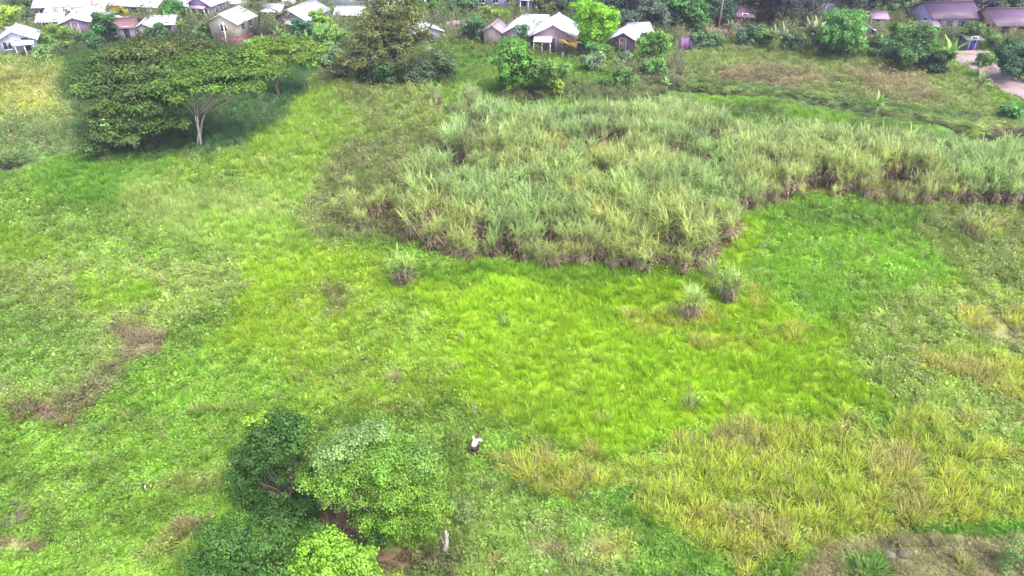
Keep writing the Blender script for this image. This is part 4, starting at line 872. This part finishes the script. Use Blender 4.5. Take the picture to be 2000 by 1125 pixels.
    for i, (lb, base, c, r, n, col) in enumerate(S):
        isT = 'tree' in lb and 'bush' not in lb.split(' tree')[0] and 'shrub' not in lb.split(' tree')[0] and not any(k in lb for k in ('bank',)) and lb.find('tree') < 30 and 'scrub' not in lb
        nm, ct = ('leafy_tree', 'tree') if isT else ('leafy_bush', 'bush')
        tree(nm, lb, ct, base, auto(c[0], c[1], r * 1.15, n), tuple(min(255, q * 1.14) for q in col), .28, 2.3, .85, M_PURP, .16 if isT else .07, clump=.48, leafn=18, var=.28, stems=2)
    # wooded background, tree by tree
    B = [('blue green background tree above the large white roofed house', (1125,40), (1128,2), 36, (96,132,104)),
     ('dark background tree right of the bright lime tree', (1215,62), (1212,30), 36, (72,100,88)),
     ('grey green feathery background tree above the plum walled hut', (1250,66), (1252,22), 40, (106,128,104)),
     ('dark gap tree trunk and crown left of the round green background tree', (1300,64), (1292,36), 26, (66,92,80)),
     ('round mid green background tree, brightest behind the dirt yard', (1345,62), (1342,24), 36, (90,142,72)),
     ('dark green background tree behind the utility pole', (1392,48), (1392,12), 32, (68,104,76)),
     ('dull green background tree right of the utility pole', (1440,36), (1442,2), 32, (84,116,84)),
     ('brownish background tree above the low plum roof', (1490,44), (1492,14), 32, (96,106,78)),
     ('dark violet shaded background tree above the twin banana plants', (1545,52), (1545,16), 34, (70,86,84)),
     ('grey green background tree above the violet roofed shack', (1592,34), (1596,2), 36, (98,122,96)),
     ('deep green background tree between the pointed tree and the ruin', (1700,40), (1696,2), 32, (72,98,86)),
     ('pale leaved background tree above the beige ruin', (1755,40), (1752,8), 30, (112,146,92)),
     ('bushy background tree above the white walled shack', (1815,34), (1812,4), 32, (88,122,82)),
     ('dark background tree above the long mauve roof', (1975,34), (1972,2), 36, (74,108,84)),
     ('shadowy background tree right of the far mauve roofed shack', (1932,40), (1932,12), 22, (74,76,84)),
     ('leafy tree at the top edge right of the two storey building', (835,40), (830,14), 28, (104,140,72)),
     ('green tree behind the white car at the top edge', (905,38), (908,24), 24, (98,134,86)),
     ('olive palm like tree behind the white balcony hut', (1068,46), (1068,6), 20, (124,138,84)),
     ('dark green tree between the roofs at the upper left', (45,30), (50,14), 22, (82,118,72)),
     ('bush crowned tree behind the fence at the top left', (300,30), (304,2), 16, (76,112,70)),
     ('shadowy tree at the top edge above the cream house', (505,24), (520,-2), 24, (88,104,72)),]
    for lb, base, c, r, col in B:
        tree('background_tree', lb, 'tree', base, auto(c[0], c[1], r * 1.35, 7), col, .36, 2.0, .8, M_PURP, .2, 'trees behind the houses', clump=.6, leafn=16, var=.3)
    palm('feathery coconut palm with greyish fronds right of the cream house', (512, 80), (505, 20), 16, 3.6, (122, 136, 92), (140, 118, 86))
    palm('small palm with orange yellow drooping fronds below the large white roofed house', (1112, 116), (1110, 88), 12, 1.9, (204, 172, 76), (150, 106, 72), .12)
    for lb, base, h, col, st in (('left one of the twin pale banana plants beside the violet roofed shack', (1516,100), 4.2, (150,176,128), 2), ('right one of the twin pale banana plants, nearest the pointed leafy tree', (1580,100), 5.2, (164,180,132), 3),
        ('banana plant with upright striped leaf left of the road', (1838,148), 5.4, (150,196,104), 2), ('banana plant with drooping pale leaves at the foot of the pointed leafy tree', (1672,112), 3.4, (150,184,110), 2),
        ('pale banana plant on the meadow left of the road bend', (1905,186), 3.0, (168,186,128), 2), ('lone bright banana plant growing out of the ditch', (1706,232), 3.4, (142,196,84), 1),
        ('single bright sucker at the left end of the ditch', (1299,186), 2.6, (170,214,110), 1), ('spiky banana plant below the tall mauve house', (335,62), 3.6, (120,160,92), 2),
        ('short yellow green banana plant left of the cream house', (358,68), 2.8, (150,186,84), 1), ('banana plant behind the slender flat topped tree, below the brown wall', (546,88), 3.0, (140,184,110), 1),
        ('upright banana plant in the lush bushes left of the olive brown tree', (594,104), 3.0, (130,178,92), 2), ('tall pale banana plant in the dark scrub under the olive brown tree', (778,158), 3.8, (146,172,90), 1),
        ('small banana plant below the pink house near the mauve shed', (155,84), 2.4, (130,176,100), 2), ('banana plant at the left of the pointed leafy tree group by the ruin', (1716,108), 3.6, (132,170,96), 1),
        ('broad leaved banana plant left of the dark leaved plant by the fence', (905,84), 3.0, (110,156,104), 2), ('small banana plant in front of the low plum roof', (1430,68), 2.6, (134,162,120), 2),
        ('tiny yellow green plant on the meadow above the ditch', (1414,140), 1.4, (196,206,84), 1), ('yellow green plant beside the road shrubs', (1905,152), 2.2, (160,204,90), 1)):
        banana(lb, base, h, col, stems=st)

def build_clumps():
    gr, dr = (172, 196, 128), (156, 132, 124)
    lone_cane('isolated cane clump on the lime grass left of the field front, mauve stems', 786, 552, .95, 12, (176,214,104), (158,132,126), .6)
    lone_cane('tall narrow cane clump with mauve stems, nearest of the two at the field corner', 1346, 620, 1.1, 9, (180,210,116), (160,134,126), .4)
    lone_cane('wider cane clump just off the right corner of the cane field', 1416, 580, 1.0, 14, (176,206,116), (158,136,128), .85)
    lone_cane('loose low cane clump at the far right below the cane field', 1905, 462, .8, 16, (168,190,116), (150,136,104), 1.3)
    T = [('dry mauve grey reed clump standing in the middle of the lime grass', 771, 748, 1.15, (176,176,120), (160,134,126), 46, .22),
     ('flattened greyish dry tussock right of the mauve reed clump', 893, 726, .55, (168,160,124), (150,124,116), 50, .4),
     ('low dry grass tussock in front of the bottom trees', 766, 806, .6, (160,164,100), (150,128,110), 50, .3),
     ('pinkish dry tussock left of the lime grass centre', 588, 740, .5, (160,150,110), (150,120,112), 50, .4),
     ('pale spiky shrub with a bare stick on the right of the lime grass', 1350, 796, 1.0, (150,178,104), (150,150,110), 70, .35),
     ('small brownish tuft above the person in white', 1176, 826, .8, (190,176,92), (160,138,108), 46, .25),
     ('yellow stalk tuft right of the pale spiky shrub', 1422, 800, 1.0, (196,200,80), (160,150,90), 26, .2),
     ('bluish green tussock in the centre of the lime grass', 985, 632, .8, (128,158,88), (140,140,96), 60, .35),
     ('grey green tussock near the brown soil right of centre left', 908, 664, .7, (136,158,92), (140,136,100), 60, .3),
     ('dark brown dry shrub between the path and the dark broadleaf tree', 404, 1042, 1.0, (150,130,100), (128,98,88), 60, .22),
     ('pale brown dry tuft beside the dark brown dry shrub', 366, 1040, .8, (160,156,110), (150,126,112), 60, .32),
     ('upright dry tuft at the upper left of the vine covered tree', 488, 806, .75, (160,176,96), (150,140,104), 50, .25),
     ('first of two olive tufts left of the upright dry tuft', 432, 808, .75, (156,178,84), (150,140,100), 50, .3),
     ('second olive tuft, leftmost above the bottom trees', 388, 812, .8, (160,174,92), (156,140,104), 50, .35),
     ('small pale tussock on the left creeper, right of the reddish weeds', 316, 838, .6, (152,184,92), (150,150,100), 50, .3),
     ('olive tussock above the small pale tussock on the left creeper', 252, 822, .6, (160,172,96), (156,140,110), 50, .3),
     ('round green tussock in the left creeper near the reddish weeds', 196, 845, .6, (130,176,92), (130,150,90), 60, .3),
     ('deep yellow tussock at the left tip of the tall yellow grass', 1155, 895, 1.15, (190,186,88), (160,140,104), 70, .3),
     ('yellow brown tuft at the bottom edge right of the brown patches', 968, 1110, .7, (176,178,84), (160,136,100), 60, .35),
     ('grey brown tussock at the bottom edge below the brown patches', 1120, 1118, .75, (160,168,104), (150,132,110), 70, .45),
     ('twin stemmed yellow green plant on the bare path at the bottom right', 1885, 1108, .75, (158,182,66), (140,130,80), 40, .28),
     ('dark tussock on the bare path in front of the tall yellow grass', 1752, 1062, .45, (130,130,86), (120,104,90), 40, .2),
     ('small olive tussock on the bare path right of the dark tussock', 1828, 1062, .4, (140,142,84), (130,116,90), 40, .2),
     ('bright green tussock at the bottom edge within the bare path', 1700, 1122, .8, (126,184,78), (120,150,80), 90, .5),
     ('reddish dry weed tuft at the far left', 42, 826, .7, (150,130,100), (142,100,90), 60, .3),
     ('reddish brown weed tuft right of the far left one', 132, 838, .6, (156,140,100), (146,108,96), 60, .25)]
    for lb, u, v, s, g, d, n, r in T: lone_grass(lb, u, v, s * 1.3, g, d, int(n * 1.7), r * 1.1)
    # fallen branches
    for lb, pts, r in (('long pale fallen branch lying on the left creeper below the brown soil', [(222,722),(245,712),(275,706),(305,702)], .045),
                       ('pale fallen branch at the left edge leading to a grey mat of litter', [(0,1006),(25,998),(52,990),(80,956)], .03),
                       ('short bare fallen stick in the yellow grass right of the path', [(1150,1018),(1168,1024),(1184,1034)], .03),
                       ('bare stick leaning out of the pale spiky shrub', [(1340,770),(1334,750),(1330,728)], .03)):
        P = np.array([gz(*p) for p in pts]); z = .28 if 'leaning' not in lb else .0; P[:, 2] += z + np.array([0.03 * k for k in range(len(P))])
        if 'leaning' in lb: b = gz(1345, 792); P = np.array([b, b + (-.1, 0, .9), b + (-.3, .1, 1.9)])
        mb = MB(); mb.tube(P, np.linspace(r, r * .4, len(P)), 7); q, rr = limb(P[1], P[1] + np.array([.5, .5, .25]), r * .5, r * .15); mb.tube(q, rr, 5); tag(mb.build('fallen_branch', M_BARK, None, smooth=True), lb, 'branch')

def rock(mb, c, r, sq=.5):
    n = 10; m = 6; V = []
    for i in range(m + 1):
        for j in range(n):
            a = math.pi * i / m; b = 2 * math.pi * j / n; k = 1 + .25 * math.sin(3 * b + i) * math.sin(a) + random.uniform(-.12, .12); V.append((c[0] + r * k * math.sin(a) * math.cos(b), c[1] + r * k * math.sin(a) * math.sin(b) * .8, c[2] + r * sq * k * math.cos(a)))
    mb.add(V, [(i * n + j, i * n + (j + 1) % n, (i + 1) * n + (j + 1) % n, (i + 1) * n + j) for i in range(m) for j in range(n)])
def build_props():
    person('stooping person in white shirt and dark trousers at the left tip of the yellow grass', 925, 884, 150, 50, (246, 246, 250), (50, 46, 58), kneel=.42)
    person('person in grey clothes standing in the dark lane of the cane field', 1389, 486, 15, 12, (150, 148, 158), (96, 96, 106), hairc=(215, 215, 220))
    car('small white car parked above the pale blue house at the top left', 30, 72, 12, (232, 228, 240), 4.0)
    car('white car half hidden at the top edge left of the curtained building', 872, 14, -20, (238, 232, 244), 4.2)
    car('pale vehicle parked behind the white domed roof', 1056, 48, 6, (214, 212, 226), 4.0)
    fence('dark red sheet metal fence between the white roof and green bush at the top', (276, 16), (326, 14), 2.6, (168, 84, 116))
    fence('grey weathered board fence right of the small grey white shed', (872, 62), (936, 56), 1.6, (168, 152, 168))
    fence('dull pinkish fence panel beside the car at the upper left', (56, 46), (76, 34), 1.4, (176, 144, 156))
    fence('purplish scrap fence standing left of the dirt yard', (1326, 104), (1352, 100), 2.2, (136, 100, 150))
    # utility pole
    b = gz(1403, 56); root = thing('utility_pole', 'tall slim grey utility pole rising out of the frame behind the dirt yard', 'utility pole', b); mb = MB(); mb.tube([(0, 0, -.2), (.02, 0, 4), (.1, 0, 8.5)], [.13, .11, .08], 9); mb.build('pole', M_PALE, root, smooth=True)
    mb = MB(); mb.box((.1, 0, 8.0), (1.6, .1, .12)); mb.build('crossarm', M_BARK, root)
    # white post leaning against the cream house and white marker below the yellow palm
    b = gz(443, 90); mb = MB(); mb.tube([(0, 0, -.1), (.1, .1, 1.7), (.14, .15, 3.4)], [.09, .09, .08], 8); tag(mb.build('white_post', cm('white_paint', (244, 240, 240)), loc=b), 'tall white post in front of the cream house', 'post')
    b = gz(1099, 114); mb = MB(); mb.tube([(0, 0, -.1), (0, 0, .75), (0, 0, .95), (0, 0, 1.0)], [.22, .22, .14, .1], 10); tag(mb.build('white_barrel', cm('white_paint', (244, 240, 240)), loc=b), 'white drum standing at the foot of the orange yellow palm', 'drum')
    # blue tarpaulin on two posts
    b = gz(1140, 106); root = thing('tarpaulin', 'deep blue tarpaulin hung right of the large white roofed house', 'tarpaulin', b); mb = MB(); n = 9; V = []
    for i in range(n):
        for j in range(6): V.append((-.85 + 1.7 * i / (n - 1), .12 * math.sin(i * 1.3 + j * .5), 2.3 - 1.7 * j / 5 - .15 * math.sin(math.pi * i / (n - 1)) * (j == 0)))
    V += [(x, y + .03, z) for x, y, z in V]; k = n * 6; Q = [(i * 6 + j, i * 6 + j + 1, (i + 1) * 6 + j + 1, (i + 1) * 6 + j) for i in range(n - 1) for j in range(5)]; Q += [(a + k, d + k, c + k, b_ + k) for a, b_, c, d in Q]
    mb.add(V, Q); mb.build('sheet', cm('blue_sheet', (74, 84, 168), rough=.5), root, smooth=True)
    for s in (-.9, .9): p = MB(); p.tube([(s, 0, -.1), (s, 0, 2.5)], [.05, .04], 6); p.build('post', M_BARK, root)
    # heaps and loose stones
    for lb, (u, v), cols, r, nm, ct, k in (('black rubbish heap beside the road at the right edge', (1982,212), (64,56,74), .5, 'rubbish_heap', 'rubbish heap', 16), ('mauve scrap heap left of the dirt yard', (1340,90), (140,104,150), .45, 'scrap_heap', 'scrap heap', 12),
        ('brown scrap heap below the blue tarpaulin', (1136,112), (160,118,120), .4, 'scrap_heap', 'scrap heap', 10), ('plum coloured brushwood heap behind the dirt yard', (1425,58), (120,84,108), .55, 'brush_heap', 'brush heap', 14),
        ('reddish brush heap under the leafy green bush before the houses', (1040,192), (104,80,84), .5, 'brush_heap', 'brush heap', 16), ('dark brush heap in the shade right under the olive brown tree', (745,128), (118,78,116), .5, 'brush_heap', 'brush heap', 14)):
        b = gz(u, v); mb = MB()
        for _ in range(k):
            c = (random.gauss(0, r * 1.5), random.gauss(0, r), random.uniform(.05, r)); mb.box(c, (r * random.uniform(.5, 1.4), r * random.uniform(.3, .8), r * random.uniform(.15, .6)), random.uniform(0, 3), taper=random.uniform(.4, 1))
        n = 60; az = r_(0, 6.28, n); mb.tube([(-r * 1.8, 0, .1), (0, .1, r), (r * 2, 0, .2)], [.05, .06, .03], 5)
        for _ in range(k): p = rng.normal(size=3) * r; p[2] = abs(p[2]) * .6; q = p + rng.normal(size=3) * r * .9; q[2] = abs(q[2]); mb.tube([p, (p + q) / 2, q], [.03, .03, .015], 4)
        tag(mb.build(nm, cm(nm + '_surface', cols, nscale=3, noise=.4), loc=b), lb, ct)
    for lb, (u, v), c, r in (('large whitish boulder in the grass below the small grey white shed', (842,100), (170,164,166), .85), ('small pale stone just above the large whitish boulder', (838,88), (180,176,178), .35), ('flat pale grey stone lying on the bare path at the bottom right', (1735,1086), (118,112,106), .3),
        ('brown clod right beside the flat pale grey stone', (1762,1084), (100,90,80), .3), ('pink brown stone in the ditch at the right edge', (1932,266), (176,140,140), .5), ('tiny pale object on the dirt yard edge', (1380,56), (206,170,160), .35)):
        b = gz(u, v); mb = MB(); rock(mb, (0, 0, r * .25), r, .42); tag(mb.build('stone', cm('stone_surface', c, nscale=3, bump=.5), loc=b, smooth=True), lb, 'stone')
    b = gz(288, 968); root = thing('short_post', 'short dark weathered post standing in the creeper on the left', 'post', b); mb = MB(); mb.tube([(0, 0, -.1), (.01, 0, .3), (0, .02, .62)], [.08, .07, .06], 8); mb.build('post_body', cm('charred', (60, 58, 60), nscale=6), root); mb = MB(); mb.box((.085, -.03, .3), (.03, .08, .42)); mb.build('pale_strip', cm('pale_strip', (190, 194, 186)), root)
    b = gz(30, 1014); mb = MB()
    for k in range(70): a = random.uniform(0, 6.28); p = np.array([random.gauss(0, .3), random.gauss(0, .25), random.uniform(.02, .14)]); mb.tube([p, p + np.array([math.cos(a), math.sin(a), .1]) * .3], [.018, .008], 4)
    tag(mb.build('litter_mat', cm('litter', (136, 120, 118), nscale=5), loc=b), 'grey brown mat of dead twigs near the left edge at the bottom', 'twig pile')

build_houses(); build_props(); build_trees(); build_clumps(); build_ground(); build_sward()
# ------------------------------------------------------------------ the humid air over the valley
mb = MB(); mb.box((0, 110, 22), (440, 420, 50)); m, n, l = newmat('haze_air'); o_ = n.new('ShaderNodeOutputMaterial'); pv = n.new('ShaderNodeVolumePrincipled')
pv.inputs['Color'].default_value = (.80, .72, 1., 1); pv.inputs['Density'].default_value = .00035; pv.inputs['Anisotropy'].default_value = .2; l.new(pv.outputs[0], o_.inputs['Volume'])
hz = mb.build('haze', m); tag(hz, 'thin lavender haze over the valley', 'haze', kind='stuff')
